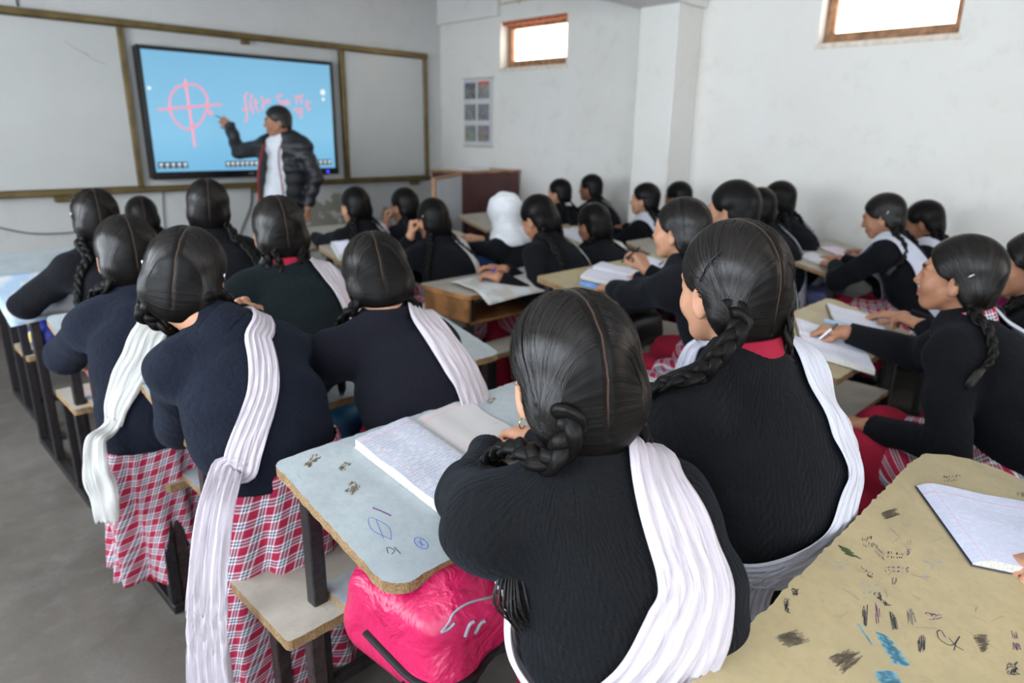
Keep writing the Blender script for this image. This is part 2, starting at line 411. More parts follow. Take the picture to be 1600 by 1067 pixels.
def mk_chip():
    t = NT('raw_chipboard_edge'); o = t.obj(); n = t.noise(o, 260, 5, 0.8); n2 = t.noise(o, 30, 3)
    t.col(t.mix(t.ramp(n2, [(0.4, 0.0), (0.7, 0.6)]), t.ramp(n, [(0.3, (0.10, 0.055, 0.025)), (0.5, (0.34, 0.22, 0.11)), (0.7, (0.55, 0.42, 0.25))]), (0.20, 0.10, 0.045)))
    t.rough(0.9, 0.2); t.bump(n, 0.9, 0.003); return t.m
CHIP = mk_chip()
STEEL = plain('black_painted_steel', (0.016, 0.014, 0.015), 0.42, 0.5, 0, 0.25, 90, 0.5)
STEEL_R = plain('brown_painted_steel', (0.035, 0.022, 0.022), 0.45, 0.5, 0, 0.25, 90, 0.5)
OAK = plain('brown_varnished_wood', (0.33, 0.15, 0.055), 0.4, 0.5, 0, 0.15, 9, 0.4)
BRASS = plain('dull_brass_frame', (0.16, 0.115, 0.045), 0.42, 0.5, 0.55, 0.05, 8, 0.25)
# ---------------------------------------------------------------- room
XR, YF, XL, YB, ZC = 4.90, 6.0, -1.62, -1.98, 3.0
WALL_F = mat_wall('front_wall_plaster', (0.60, 0.60, 0.59), (0.47, 0.465, 0.44), peel=1.0)
WALL_R = mat_wall('side_wall_plaster', (0.81, 0.795, 0.765), (0.72, 0.685, 0.61))
WALL_P = mat_wall('ceiling_paint', (0.80, 0.79, 0.77), (0.66, 0.64, 0.60))
def mk_floor():
    t = NT('dusty_concrete'); o = t.obj(); n1 = t.noise(o, 1.6, 6, 0.6); n2 = t.noise(o, 70, 6, 0.7); n3 = t.noise(o, 8, 5, 0.6)
    c = t.ramp(n1, [(0.35, (0.085, 0.075, 0.064)), (0.65, (0.15, 0.136, 0.12))]); c = t.mix(t.ramp(n3, [(0.5, 0.0), (0.8, 0.5)]), c, (0.20, 0.187, 0.175))
    c = t.mix(t.ramp(n2, [(0.55, 0.0), (0.75, 0.4)]), c, (0.06, 0.055, 0.05)); t.col(c); t.rough(0.85, 0.25)
    t.bump(n2, 0.35, 0.003); return t.m
FLOORM = mk_floor()
T = 0.22
structure(MB().box((XL-T, YB-T, -0.12), (XR+T, YF+T, 0)).build('floor', FLOORM))
structure(MB().box((XL-T, YB-T, ZC), (XR+T, YF+T, ZC+0.12)).build('ceiling', WALL_P))
structure(MB().box((XL-T, YF, 0), (XR+T, YF+T, ZC)).build('wall_front', WALL_F))
def wall_holes(name, axis, c0, c1, lo, hi, holes, mat):
    """wall slab split around rectangular openings; holes are (a0,a1,z0,z1) along the wall"""
    m = MB()
    def b(a0, a1, z0, z1):
        if a1-a0 < 1e-4 or z1-z0 < 1e-4: return
        if axis == 'y': m.box((c0, a0, z0), (c1, a1, z1))
        else: m.box((a0, c0, z0), (a1, c1, z1))
    cur = lo
    for a0, a1, z0, z1 in sorted(holes):
        b(cur, a0, 0, ZC); b(a0, a1, 0, z0); b(a0, a1, z1, ZC); cur = a1
    b(cur, hi, 0, ZC)
    return structure(m.build(name, mat))
W1 = (4.26, 5.10, 2.04, 2.45); W2 = (1.24, 2.06, 2.035, 2.50)
wall_holes('wall_right', 'y', XR, XR+T, YB-T, YF, [W1, W2], WALL_R)
LW = [(-1.85, -0.25, 0.95, 2.35), (0.35, 1.95, 0.95, 2.35), (2.55, 4.15, 0.95, 2.35)]
wall_holes('wall_left', 'y', XL-T, XL, YB-T, YF, LW, WALL_R)
BWN = [(-0.9, 0.7, 1.05, 2.4), (2.1, 3.7, 1.05, 2.4)]
wall_holes('wall_back', 'x', YB-T, YB, XL, XR, BWN, WALL_R)
# pilaster, cross beam, plaster band by the corner
structure(MB().box((4.58, 2.94, 0), (XR, 3.27, ZC), b=0.006).build('trim_1', WALL_R))['label'] = 'square plastered pilaster on the right wall'
structure(MB().box((XL, 2.90, 2.34), (XR, 3.30, ZC), b=0.006).build('trim_2', WALL_P))['label'] = 'plastered ceiling beam across the room'
structure(MB().box((XR-0.045, 5.10, 2.50), (XR, YF, ZC), b=0.004).build('trim_3', WALL_P))['label'] = 'raised plaster band beside the corner'
DADO = plain('red_brown_dado', (0.17, 0.07, 0.055), 0.7, 0.3, 0, 0.2, 20, 0.3)
structure(MB().box((XL, YF-0.012, 0), (XR, YF, 0.115)).build('baseboard_front', DADO))
structure(MB().box((XR-0.012, 3.27, 0), (XR, YF-0.012, 0.115)).build('baseboard_right', DADO))
WOODF = plain('raw_window_wood', (0.36, 0.19, 0.10), 0.65, 0.3, 0, 0.3, 14, 0.35)
BRICK = plain('exposed_red_brick', (0.42, 0.13, 0.07), 0.9, 0.2, 0, 0.5, 40, 0.4)
def small_window(n, Wn):
    a0, a1, z0, z1 = Wn
    wd = MB(); t = 0.055; x0, x1 = XR+0.10, XR+0.15
    for lo, hi in (((x0, a0, z0), (x1, a0+t, z1)), ((x0, a1-t, z0), (x1, a1, z1)), ((x0, a0+t, z0), (x1, a1-t, z0+t*1.25)), ((x0, a0+t, z1-t*1.1), (x1, a1-t, z1))): wd.box(lo, hi, b=0.004)
    o = structure(wd.build('window_%d' % n, WOODF)); o['label'] = 'small high wooden window blown out by daylight'
    structure(MB().box((XR-0.004, a0-0.02, z0-0.035), (XR+0.10, a1+0.02, z0), b=0.004).build('window_sill', plain('bright_plaster_sill', (0.75, 0.66, 0.56), 0.8, 0.2, 0, 0.3, 30), o))
    structure(MB().box((XR+0.03, a0, z1-0.03), (XR+0.10, a1, z1)).build('brick_lintel', BRICK, o))
    g = NT('frosted_window_pane_%d' % n); g.b.inputs['Transmission Weight'].default_value = 1.0; g.rough(0.5, 0.3); g.col((0.95, 0.97, 1.0)); g.b.inputs['IOR'].default_value = 1.05
    structure(MB().box((XR+0.122, a0+t, z0+t), (XR+0.128, a1-t, z1-t)).build('glass_pane', g.m, o))
small_window(1, W1); small_window(2, W2)
WHITEP = plain('white_window_paint', (0.6, 0.6, 0.58), 0.5, 0.4)
def big_window(n, axis, c, a0, a1, z0, z1):
    m = MB(); t = 0.05
    def bb(p0, p1, q0, q1):
        if axis == 'y': m.box((c-0.03, p0, q0), (c+0.03, p1, q1), b=0.004)
        else: m.box((p0, c-0.03, q0), (p1, c+0.03, q1), b=0.004)
    bb(a0, a0+t, z0, z1); bb(a1-t, a1, z0, z1); bb(a0+t, a1-t, z0, z0+t); bb(a0+t, a1-t, z1-t, z1)
    mid = (a0+a1)/2; bb(mid-0.02, mid+0.02, z0+t, z1-t)
    structure(m.build('window_%d' % n, WHITEP))
for k, (a0, a1, z0, z1) in enumerate(LW): big_window(3+k, 'y', XL-0.12, a0, a1, z0, z1)
for k, (a0, a1, z0, z1) in enumerate(BWN): big_window(6+k, 'x', YB-0.12, a0, a1, z0, z1)
# cable pipe above the small window, thin wires
m = MB(); m.tube([(XR-0.012, 5.45, 2.60), (XR-0.012, 4.9, 2.605), (XR-0.012, 4.30, 2.61), (XR-0.012, 3.9, 2.62)], 0.011, 8)
for yy in (5.3, 4.85, 4.4): m.box((XR-0.026, yy-0.012, 2.585), (XR, yy+0.012, 2.63), b=0.003)
tag(m.build('conduit_pipe', plain('cream_plastic', (0.62, 0.56, 0.46), 0.5), smooth=False), 'cream conduit pipe clipped above the small high window by the corner', 'pipe')
# ---------------------------------------------------------------- boards and screen on the front wall
FR, FZ0, FZ1 = YF-0.055, 0.955, 2.207
bd = empty('whiteboard', (1.1, YF-0.02, FZ0)); tag(bd, 'wide whiteboard in a brass rail frame, left of the big screen', 'whiteboard')
WB = NT('glossy_whiteboard'); o_ = WB.obj(); WB.col(WB.mix(WB.ramp(WB.noise(o_, 2.5, 5, 0.6), [(0.4, 0.0), (0.8, 0.5)]), (0.55, 0.56, 0.545), (0.47, 0.48, 0.46))); WB.rough(0.34, 0.35)
def bxl(name, lo, hi, mat, par, b=0.004, base=(1.1, YF-0.02, FZ0)):
    lo = tuple(a-c for a, c in zip(lo, base)); hi = tuple(a-c for a, c in zip(hi, base))
    return MB().box(lo, hi, b=b).build(name, mat, par)
bxl('board_panel', (0.30, YF-0.035, FZ0+0.05), (1.80, YF-0.012, FZ1-0.055), WB.m, bd, 0.002)
bxl('frame_post', (1.795, YF-0.06, FZ0+0.045), (1.832, YF-0.008, FZ1-0.05), BRASS, bd)
bxl('frame_post', (0.27, YF-0.06, FZ0+0.045), (0.305, YF-0.008, FZ1-0.05), BRASS, bd)
m = MB()
for (x, z, s) in ((1.45, 2.02, 1), (1.55, 1.96, 1)): m.tube([(x-1.1, -0.0165, z-FZ0), (x+0.06-1.1, -0.0165, z-0.045-FZ0), (x+0.14-1.1, -0.0165, z-0.075-FZ0)], 0.0015, 5)
m.build('pen_scratch', plain('grey_marker', (0.25, 0.26, 0.27), 0.7), bd)
rb = (3.7, YF-0.02, FZ0)
wd = empty('whiteboard', rb); tag(wd, 'narrow whiteboard in a brass frame, between the screen and the corner', 'whiteboard')
bxl('board_panel', (3.70, YF-0.035, FZ0+0.05), (4.635, YF-0.012, FZ1-0.055), WB.m, wd, 0.002, rb)
for x in (3.665, 4.635): bxl('frame_post', (x, YF-0.06, FZ0+0.045), (x+0.042, YF-0.008, FZ1-0.05), BRASS, wd, 0.004, rb)
rl = empty('sliding_board_rail', (2.5, YF-0.02, FZ0)); tag(rl, 'long brass rails above and below the whiteboards and the screen', 'rail'); rbs = (2.5, YF-0.02, FZ0)
bxl('top_rail', (0.27, YF-0.075, FZ1-0.05), (4.68, YF-0.002, FZ1), BRASS, rl, 0.008, rbs)
bxl('bottom_rail', (0.27, YF-0.085, FZ0), (4.68, YF-0.002, FZ0+0.045), BRASS, rl, 0.008, rbs)
for x in (1.22, 2.72, 4.45): bxl('bracket', (x, YF-0.06, FZ0-0.045), (x+0.085, YF-0.002, FZ0+0.001), BRASS, rl, 0.004, rbs)
bxl('bracket', (2.75, YF-0.05, FZ1-0.085), (2.81, YF-0.002, FZ1-0.049), BRASS, rl, 0.004, rbs)
# interactive screen
SX0, SX1, SZ0, SZ1, SY = 1.888, 3.535, 1.055, 2.035, YF-0.11
tv = empty('interactive_screen', ((SX0+SX1)/2, SY, SZ0)); tag(tv, 'large black-framed interactive screen showing a pink circle on light blue', 'screen')
tb = ((SX0+SX1)/2, SY, SZ0)
BLK = plain('black_gloss_plastic', (0.008, 0.008, 0.009), 0.25, 0.5)
bxl('housing', (SX0, SY, SZ0), (SX1, YF-0.02, SZ1), BLK, tv, 0.006, tb)
bxl('bezel', (SX0-0.004, SY-0.012, SZ0-0.004), (SX0+0.028, SY, SZ1+0.004), BLK, tv, 0.004, tb)
bxl('bezel', (SX1-0.028, SY-0.012, SZ0-0.004), (SX1+0.004, SY, SZ1+0.004), BLK, tv, 0.004, tb)
bxl('bezel', (SX0+0.028, SY-0.012, SZ1-0.026), (SX1-0.028, SY, SZ1+0.004), BLK, tv, 0.004, tb)
bxl('bezel', (SX0+0.028, SY-0.014, SZ0-0.004), (SX1-0.028, SY, SZ0+0.055), BLK, tv, 0.004, tb)
def emis(name, c, e):
    t = NT(name); t.b.inputs['Emission Color'].default_value = (*c, 1); t.b.inputs['Emission Strength'].default_value = e; t.col(tuple(x*0.05 for x in c)); t.rough(0.3, 0.3); return t.m
sg = NT('lit_screen_blue'); sp = sg.n('SeparateXYZ'); sg.l(sg.obj(), sp.inputs[0])
gr = sg.ramp(sp.outputs[2], [(0.0, (0.17, 0.47, 0.74)), (0.35, (0.24, 0.56, 0.80)), (0.98, (0.19, 0.47, 0.70))])
sg.l(gr, sg.b.inputs['Emission Color']); sg.b.inputs['Emission Strength'].default_value = 1.0; sg.col((0.02, 0.02, 0.025)); sg.rough(0.25, 0.4)
scr = bxl('display', (SX0+0.028, SY-0.004, SZ0+0.055), (SX1-0.028, SY, SZ1-0.026), sg.m, tv, 0, tb)
PINK = emis('pink_screen_ink', (1.0, 0.36, 0.47), 0.95); WHI = emis('white_screen_icon', (0.9, 0.95, 1.0), 1.0); DKI = emis('dark_screen_bar', (0.05, 0.12, 0.18), 0.6)
def stroke(name, lines, r, mat, par, base=tb, y=SY-0.0045):
    m = MB()
    for L in lines:
        P = spline([(x-base[0], y-base[1], z-base[2]) for x, z in L], max(2, (len(L)-1)*6)) if len(L) > 2 else [(x-base[0], y-base[1], z-base[2]) for x, z in L]
        m.tube([tuple(p) for p in P], r, 6, flat=1)
    o = m.build(name, mat, par); o.scale = (1, 1, 1); return o
stroke('pink_circle', [[(2.226,1.776),(2.309,1.771),(2.368,1.706),(2.373,1.624),(2.34,1.55),(2.284,1.474),(2.204,1.438),(2.142,1.458),(2.091,1.525),(2.078,1.605),(2.097,1.685),(2.15,1.749),(2.226,1.776)]], 0.0085, PINK, tv)
stroke('pink_axis', [[(1.986,1.577),(2.486,1.636)]], 0.0095, PINK, tv)
stroke('pink_axis', [[(2.22,1.811),(2.236,1.298)]], 0.0095, PINK, tv)
for q in ((2.216,1.761),(2.08,1.585),(2.373,1.626),(2.23,1.462),(2.223,1.605),(2.386,1.574),(2.392,1.56)):
    stroke('pink_dot', [[(q[0]-0.012, q[1]), (q[0]+0.012, q[1]+0.002)]], 0.015, PINK, tv)
stroke('pink_formula', [[(2.722,1.728),(2.703,1.732),(2.690,1.693),(2.695,1.598),(2.690,1.531),(2.668,1.500)], [(2.654,1.601),(2.722,1.61)], [(2.755,1.729),(2.734,1.657),(2.75,1.571)],
    [(2.778,1.697),(2.78,1.62),(2.806,1.587)], [(2.765,1.655),(2.805,1.665)], [(2.833,1.714),(2.849,1.661),(2.833,1.603)], [(2.866,1.684),(2.912,1.690)], [(2.866,1.664),(2.912,1.670)],
    [(3.031,1.733),(2.985,1.721),(2.993,1.687),(3.025,1.668),(2.978,1.640)], [(3.045,1.690),(3.048,1.655)], [(3.062,1.655),(3.068,1.688),(3.085,1.68),(3.092,1.655)],
    [(3.140,1.722),(3.232,1.737)], [(3.165,1.72),(3.158,1.665)], [(3.2,1.725),(3.205,1.668)], [(3.122,1.617),(3.212,1.63)], [(3.158,1.613),(3.166,1.59),(3.209,1.60)], [(3.203,1.62),(3.191,1.545)],
    [(3.262,1.70),(3.255,1.65),(3.268,1.62),(3.295,1.63)], [(3.24,1.672),(3.298,1.682)]], 0.0072, PINK, tv)
def icons(x0, x1, n, skip=()):
    bxl('toolbar', (x0, SY-0.0052, 1.135), (x1, SY-0.0038, 1.185), DKI, tv, 0, tb)
    for k in range(n):
        cx = x0+(k+0.5)*(x1-x0)/n
        m = MB(); m.tube([(cx-0.011-tb[0], SY-0.006-tb[1], 1.166-tb[2]), (cx+0.011-tb[0], SY-0.006-tb[1], 1.168-tb[2])], 0.0085, 6)
        m.tube([(cx-0.010-tb[0], SY-0.006-tb[1], 1.145-tb[2]), (cx+0.010-tb[0], SY-0.006-tb[1], 1.145-tb[2])], 0.003, 6)
        m.build('toolbar_icon', WHI, tv)
icons(1.935, 2.165, 5); icons(2.47, 2.80, 8); icons(3.20, 3.47, 6)
for x, z, r in ((1.945, 1.733, 0.013), (3.425, 1.775, 0.024), (3.425, 1.716, 0.014)):
    m = MB(); m.tube([(x-tb[0], -0.0035, z-tb[2]), (x-tb[0], -0.007, z-tb[2])], r, 20); m.build('round_button', WHI, tv)
m = MB(); m.tube([(3.42-tb[0], -0.012, 1.077-tb[2]), (3.42-tb[0], -0.018, 1.077-tb[2])], 0.012, 16); m.build('power_light', emis('blue_led', (0.06, 0.05, 1.0), 2.5), tv)
m = MB()
for k, x in enumerate((2.66, 2.675, 2.69, 2.70)): m.box((x-tb[0], -0.0165, 1.074-tb[2]), (x+0.006-tb[0], -0.0135, 1.086-tb[2]))
m.build('maker_mark', plain('grey_print', (0.25, 0.25, 0.26), 0.5), tv)
# cables under the screen and on the wall at left
def cable(name, pts, r, label, cat='cable'):
    m = MB(); m.tube([tuple(p) for p in spline(pts, 30)], r, 6); return tag(m.build(name, plain('dark_cable', (0.03, 0.03, 0.035), 0.5), smooth=True), label, cat)
cable('cable', [(2.72, 5.985, 0.955), (2.70, 5.985, 0.80), (2.60, 5.985, 0.60), (2.52, 5.985, 0.42)], 0.006, 'thin dark cable hanging down the wall under the screen')
cable('cable', [(0.55, 5.985, 0.86), (0.78, 5.985, 0.78), (1.02, 5.985, 0.70), (1.22, 5.985, 0.68), (1.35, 5.985, 0.685)], 0.005, 'thin sagging cable on the wall below the left whiteboard')
cable('cable', [(1.98, 5.985, 0.955), (1.965, 5.985, 0.80), (1.955, 5.985, 0.6)], 0.004, 'short thin cable hanging from the left end of the screen')
cable('cable', [(1.21, 5.99, 2.22), (1.205, 5.99, 2.5), (1.21, 5.99, 2.95)], 0.006, 'thin cable rising above the left whiteboard')
# wooden peg that ends the wall cable
m = MB(); m.box((1.33, 5.93, 0.665), (1.47, 5.99, 0.70), b=0.01); tag(m.build('wooden_peg', OAK), 'small wooden block on the wall at the end of the sagging cable', 'block')
# poster on the right wall
ps = empty('poster', (XR-0.012, 5.32, 1.30)); tag(ps, 'white wall poster with six coloured photographs hung beside the corner', 'poster')
PW = plain('poster_paper', (0.62, 0.62, 0.64), 0.6, 0.3, 0, 0, 10, 0.04)
m = MB(); y0, y1 = 5.20, 5.62; pb = (XR-0.012, 5.32, 1.30)
for k in range(10):
    za, zb = 0.02+k*0.064, 0.02+(k+1)*0.064; xa, xb = 0.004*math.sin(k*0.7), 0.004*math.sin((k+1)*0.7)
    m.add([(xa, y0-pb[1], za), (xa, y1-pb[1], za), (xb, y1-pb[1], zb), (xb, y0-pb[1], zb), (xa+0.002, y0-pb[1], za), (xa+0.002, y1-pb[1], za), (xb+0.002, y1-pb[1], zb), (xb+0.002, y0-pb[1], zb)], [(0,1,2,3), (4,7,6,5), (0,4,5,1), (2,6,7,3), (1,5,6,2), (3,7,4,0)])
m.build('paper_sheet', PW, ps)
for k, z in enumerate((0.0, 0.655)):
    m = MB(); m.tube([(0, y0-0.015-pb[1], z+0.01), (0, y1+0.015-pb[1], z+0.01)], 0.008, 8); m.build('hanging_rod', plain('poster_rod', (0.55, 0.53, 0.48), 0.5), ps)
def mk_photo(k, hue):
    t = NT('poster_photo_%d' % k); n = t.n('TexVoronoi'); n.inputs['Scale'].default_value = 28+4*k; t.l(t.obj(), n.inputs['Vector'])
    hs = t.n('HueSaturation'); hs.inputs['Saturation'].default_value = 0.7; hs.inputs['Value'].default_value = 0.5; t.l(n.outputs['Color'], hs.inputs['Color'])
    t.col(t.mix(0.5, hs.outputs[0], hue)); t.rough(0.4); return t.m
hues = [(0.09,0.055,0.07),(0.22,0.19,0.17),(0.14,0.14,0.17),(0.18,0.18,0.21),(0.23,0.25,0.18),(0.20,0.13,0.15)]
for k in range(6):
    r_, c_ = divmod(k, 2); z = 0.47-r_*0.205; y = (5.435 if c_ == 0 else 5.235)-pb[1]
    MB().box((-0.007, y, z), (-0.0045, y+0.165, z+0.155)).build('photo', mk_photo(k, hues[k]), ps)
MB().box((-0.0075, 5.235-pb[1], 0.605), (-0.0046, 5.39-pb[1], 0.63)).build('red_title', plain('red_print', (0.65, 0.10, 0.07), 0.6), ps)
# open cabinet by the corner
cb = empty('cabinet', (4.45, 4.98, 0)); tag(cb, 'dark red-brown cabinet by the corner with its white door swung open', 'cabinet')
MAROON = plain('red_brown_laminate', (0.085, 0.026, 0.024), 0.42, 0.5, 0, 0.1, 12, 0.25)
cbb = (4.45, 4.98, 0)
bxl('carcass', (4.10, 4.78, 0.04), (4.86, 5.18, 1.085), MAROON, cb, 0.004, cbb)
bxl('top_board', (4.085, 4.765, 1.085), (4.87, 5.19, 1.105), OAK, cb, 0.004, cbb)
bxl('plinth', (4.13, 4.80, 0.0), (4.84, 5.16, 0.04), OAK, cb, 0.002, cbb)
dr = MB(); L = 0.78
dr.box((0, -0.012, 0.05), (L, 0.012, 1.075), b=0.003)
ang = math.atan2(-0.44, -0.67)
do = dr.build('door', plain('white_door_laminate', (0.50, 0.52, 0.55), 0.5, 0.4, 0, 0, 3, 0.06), cb); do.location = (4.10-cbb[0], 4.765-cbb[1], 0); do.rotation_euler = (0, 0, ang)
e = MB(); e.box((0, -0.016, 1.075), (L, 0.016, 1.098), b=0.003); e.box((L-0.03, -0.016, 0.05), (L+0.004, 0.016, 1.075), b=0.003); e.build('door_edge', OAK, do)
m = MB(); m.box((4.30, 4.85, 1.106), (4.55, 5.10, 1.116), b=0.002); m.box((4.31, 4.86, 1.117), (4.54, 5.08, 1.124), b=0.002)
PAPER_T = plain('white_paper_stack', (0.72, 0.72, 0.75), 0.7, 0.2, 0, 0, 6, 0.05)
tag(m.build('paper_stack', PAPER_T), 'thin stack of white papers lying on the red-brown cabinet', 'papers')
# ---------------------------------------------------------------- desks
def round_rect(x0, x1, y0, y1, rs, seed=0, jit=0.0012):
    rnd = random.Random(seed); pts = []
    cs = ((x1, y0, -90, rs[1]), (x1, y1, 0, rs[2]), (x0, y1, 90, rs[3]), (x0, y0, 180, rs[0]))
    for cx, cy, a0, r in cs:
        ccx = cx-r if cx == x1 else cx+r; ccy = cy-r if cy == y1 else cy+r
        for k in range(9):
            a = math.radians(a0+k*90/8); pts.append((ccx+r*math.cos(a), ccy+r*math.sin(a)))
    out = []
    for i, p in enumerate(pts):
        q = pts[(i+1) % len(pts)]; d = math.hypot(q[0]-p[0], q[1]-p[1]); n = max(1, int(d/0.012))
        for k in range(n):
            t = k/n; out.append((p[0]+(q[0]-p[0])*t+rnd.uniform(-jit, jit), p[1]+(q[1]-p[1])*t+rnd.uniform(-jit, jit)))
    return out
DESKS = {}
def desk(key, label, x0, x1, yn, yf, zn=0.69, zf=0.78, top=LAM_B, steel=STEEL, rs=(0.03, 0.03, 0.03, 0.03), bench=(0.53, 0.25), box=False, th=0.022, shelf=True, rz=0.0, jit=0.0012, group='two-seat bench desks in the classroom', seed=1, leg_in=0.035, bx=-0.03):
    ox, oy = (x0+x1)/2, (yn+yf)/2
    r = empty('school_desk', (ox, oy, 0), rz); tag(r, label, 'desk', group)
    X0, X1, Y0, Y1 = x0-ox, x1-ox, yn-oy, yf-oy
    sl = (zf-zn)/(yf-yn); zt = lambda x, y: zn+(y-Y0)*sl
    DESKS[key] = dict(x0=x0, x1=x1, yn=yn, yf=yf, z=lambda x, y: zn+(y-yn)*sl, o=r, c=(ox, oy), slope=sl)
    m = MB(); m.prism(round_rect(X0, X1, Y0, Y1, rs, seed, jit), -th, 0.0, 0, 1, zt); m.build('desktop', [top, CHIP if not box else OAK], r)
    tw = 0.034; lx0, lx1 = X0+leg_in+tw/2, X1-leg_in-tw/2; ly0, ly1 = Y0+0.045, Y1-0.045
    if box:
        for lo, hi in (((X0+0.02, Y0+0.02, zn-0.14), (X0+0.04, Y1-0.02, zn-th)), ((X1-0.04, Y0+0.02, zn-0.14), (X1-0.02, Y1-0.02, zn-th)), ((X0+0.04, Y1-0.04, zn-0.14), (X1-0.04, Y1-0.02, zn-th)), ((X0+0.04, Y0+0.02, zn-0.155), (X1-0.04, Y1-0.02, zn-0.14))):
            MB().box(lo, hi, b=0.003).build('book_box_panel', OAK, r)
    for lx in (lx0, lx1):
        for ly in (ly0, ly1):
            MB().box((lx-tw/2, ly-tw/2, 0.03), (lx+tw/2, ly+tw/2, zt(lx, ly)-th-0.001), b=0.003).build('leg', steel, r)
        by0, by1 = Y0-bench[0], Y0-bench[1]
        MB().box((lx-tw/2, by0+0.02, 0.0), (lx+tw/2, Y1-0.02, 0.03), b=0.003).build('floor_skid', steel, r)
        for by in (by0+0.05, by1-0.05): MB().box((lx-tw/2, by-tw/2, 0.03), (lx+tw/2, by+tw/2, 0.418), b=0.003).build('bench_leg', steel, r)
    MB().box((lx0, ly1-0.012, 0.20), (lx1, ly1+0.012, 0.225), b=0.002).build('crossbar', steel, r)
    MB().box((lx0, ly1-0.01, zt(0, ly1)-th-0.03), (lx1, ly1+0.01, zt(0, ly1)-th-0.002), b=0.002).build('crossbar', steel, r)
    if shelf:
        s = MB(); s.prism(round_rect(X0+0.075, X1-0.075, Y0+0.03, Y1-0.02, (0.01,)*4, seed+5, jit*0.7), 0.44, 0.458, 0, 1); s.build('book_shelf', [LAM_B if top is not LAM_Y else LAM_W, CHIP], r)
    s = MB(); s.prism(round_rect(X0+bx, X1+0.02, by0, by1, (0.012,)*4, seed+9, jit*0.7), 0.418, 0.442, 0, 1); s.build('bench_seat', [LAM_W, CHIP], r)
    return r
D0 = desk('c1r0', 'worn yellow desk covered with pen scribbles and a big blue stain', 0.52, 1.69, -0.12, 0.325, top=LAM_Y, rs=(0.05, 0.05, 0.15, 0.05), jit=0.0025, seed=3, th=0.02, bench=(0.60, 0.32))
D1 = desk('c1r1', 'pale blue-grey desk with chipped corners carrying the handwritten open notebook', 0.553, 1.66, 0.832, 1.24, rs=(0.045, 0.03, 0.03, 0.02), jit=0.0016, seed=4)
D2_ = desk('c1r2', 'grey-white desk where the girl in the long plaid tunic leans on both arms', 0.525, 1.60, 1.65, 2.05, top=LAM_B, steel=STEEL_R, seed=5)
desk('c1r3', 'aisle desk in front of the girl whose white shawl hangs into the aisle', 0.49, 1.58, 2.48, 2.87, steel=STEEL, seed=6, bx=0.06)
desk('c1r4', 'aisle desk spread with white and blue newspaper', 0.48, 1.58, 3.30, 3.69, steel=STEEL, seed=7, bx=0.03)
desk('c1r5', 'front desk of the aisle column, nearest the left whiteboard', 0.52, 1.60, 4.13, 4.52, seed=8, bx=0.0)
desk('c2r1', 'cream-topped desk with two open notebooks beside the profile girl', 2.19, 3.0, 0.72, 1.06, top=LAM_Y, rs=(0.04, 0.04, 0.05, 0.03), seed=9, jit=0.0022)
desk('c2r2', 'tan desk carrying an open notebook on top of a blue textbook', 2.27, 3.25, 1.66, 2.12, zn=0.745, zf=0.805, top=LAM_Y, seed=10, bench=(0.50, 0.22))
desk('c2r3', 'brown wooden box desk with an open newspaper hanging over its edge', 2.07, 3.25, 2.36, 2.74, zn=0.70, zf=0.70, top=LAM_W, box=True, seed=11, bench=(0.16, -0.02), shelf=False)
desk('c2r4', 'desk in front of the girl with the white headscarf', 2.05, 3.15, 3.32, 3.70, top=LAM_W, seed=12)
desk('c2r5', 'front desk of the middle column, nearest the peeling wall', 2.10, 3.05, 4.12, 4.48, top=LAM_W, seed=13)
desk('c3r1', 'desk at the right wall with the pink bag beneath it', 3.95, 4.84, 0.38, 0.78, top=LAM_Y, seed=14)
desk('c3r2', 'grey-white desk at the right wall where two girls write in small notebooks', 3.93, 4.84, 1.36, 1.76, top=LAM_W, seed=15)
desk('c3r3', 'desk at the right wall just behind the pilaster', 3.62, 4.55, 2.24, 2.60, top=LAM_W, seed=16)
desk('c3r4', 'desk at the right wall beside the pilaster with a big open notebook', 3.70, 4.54, 3.06, 3.44, top=LAM_Y, seed=17)
desk('c3r5', 'frontmost desk at the right wall', 3.75, 4.75, 4.05, 4.42, top=LAM_W, seed=18)
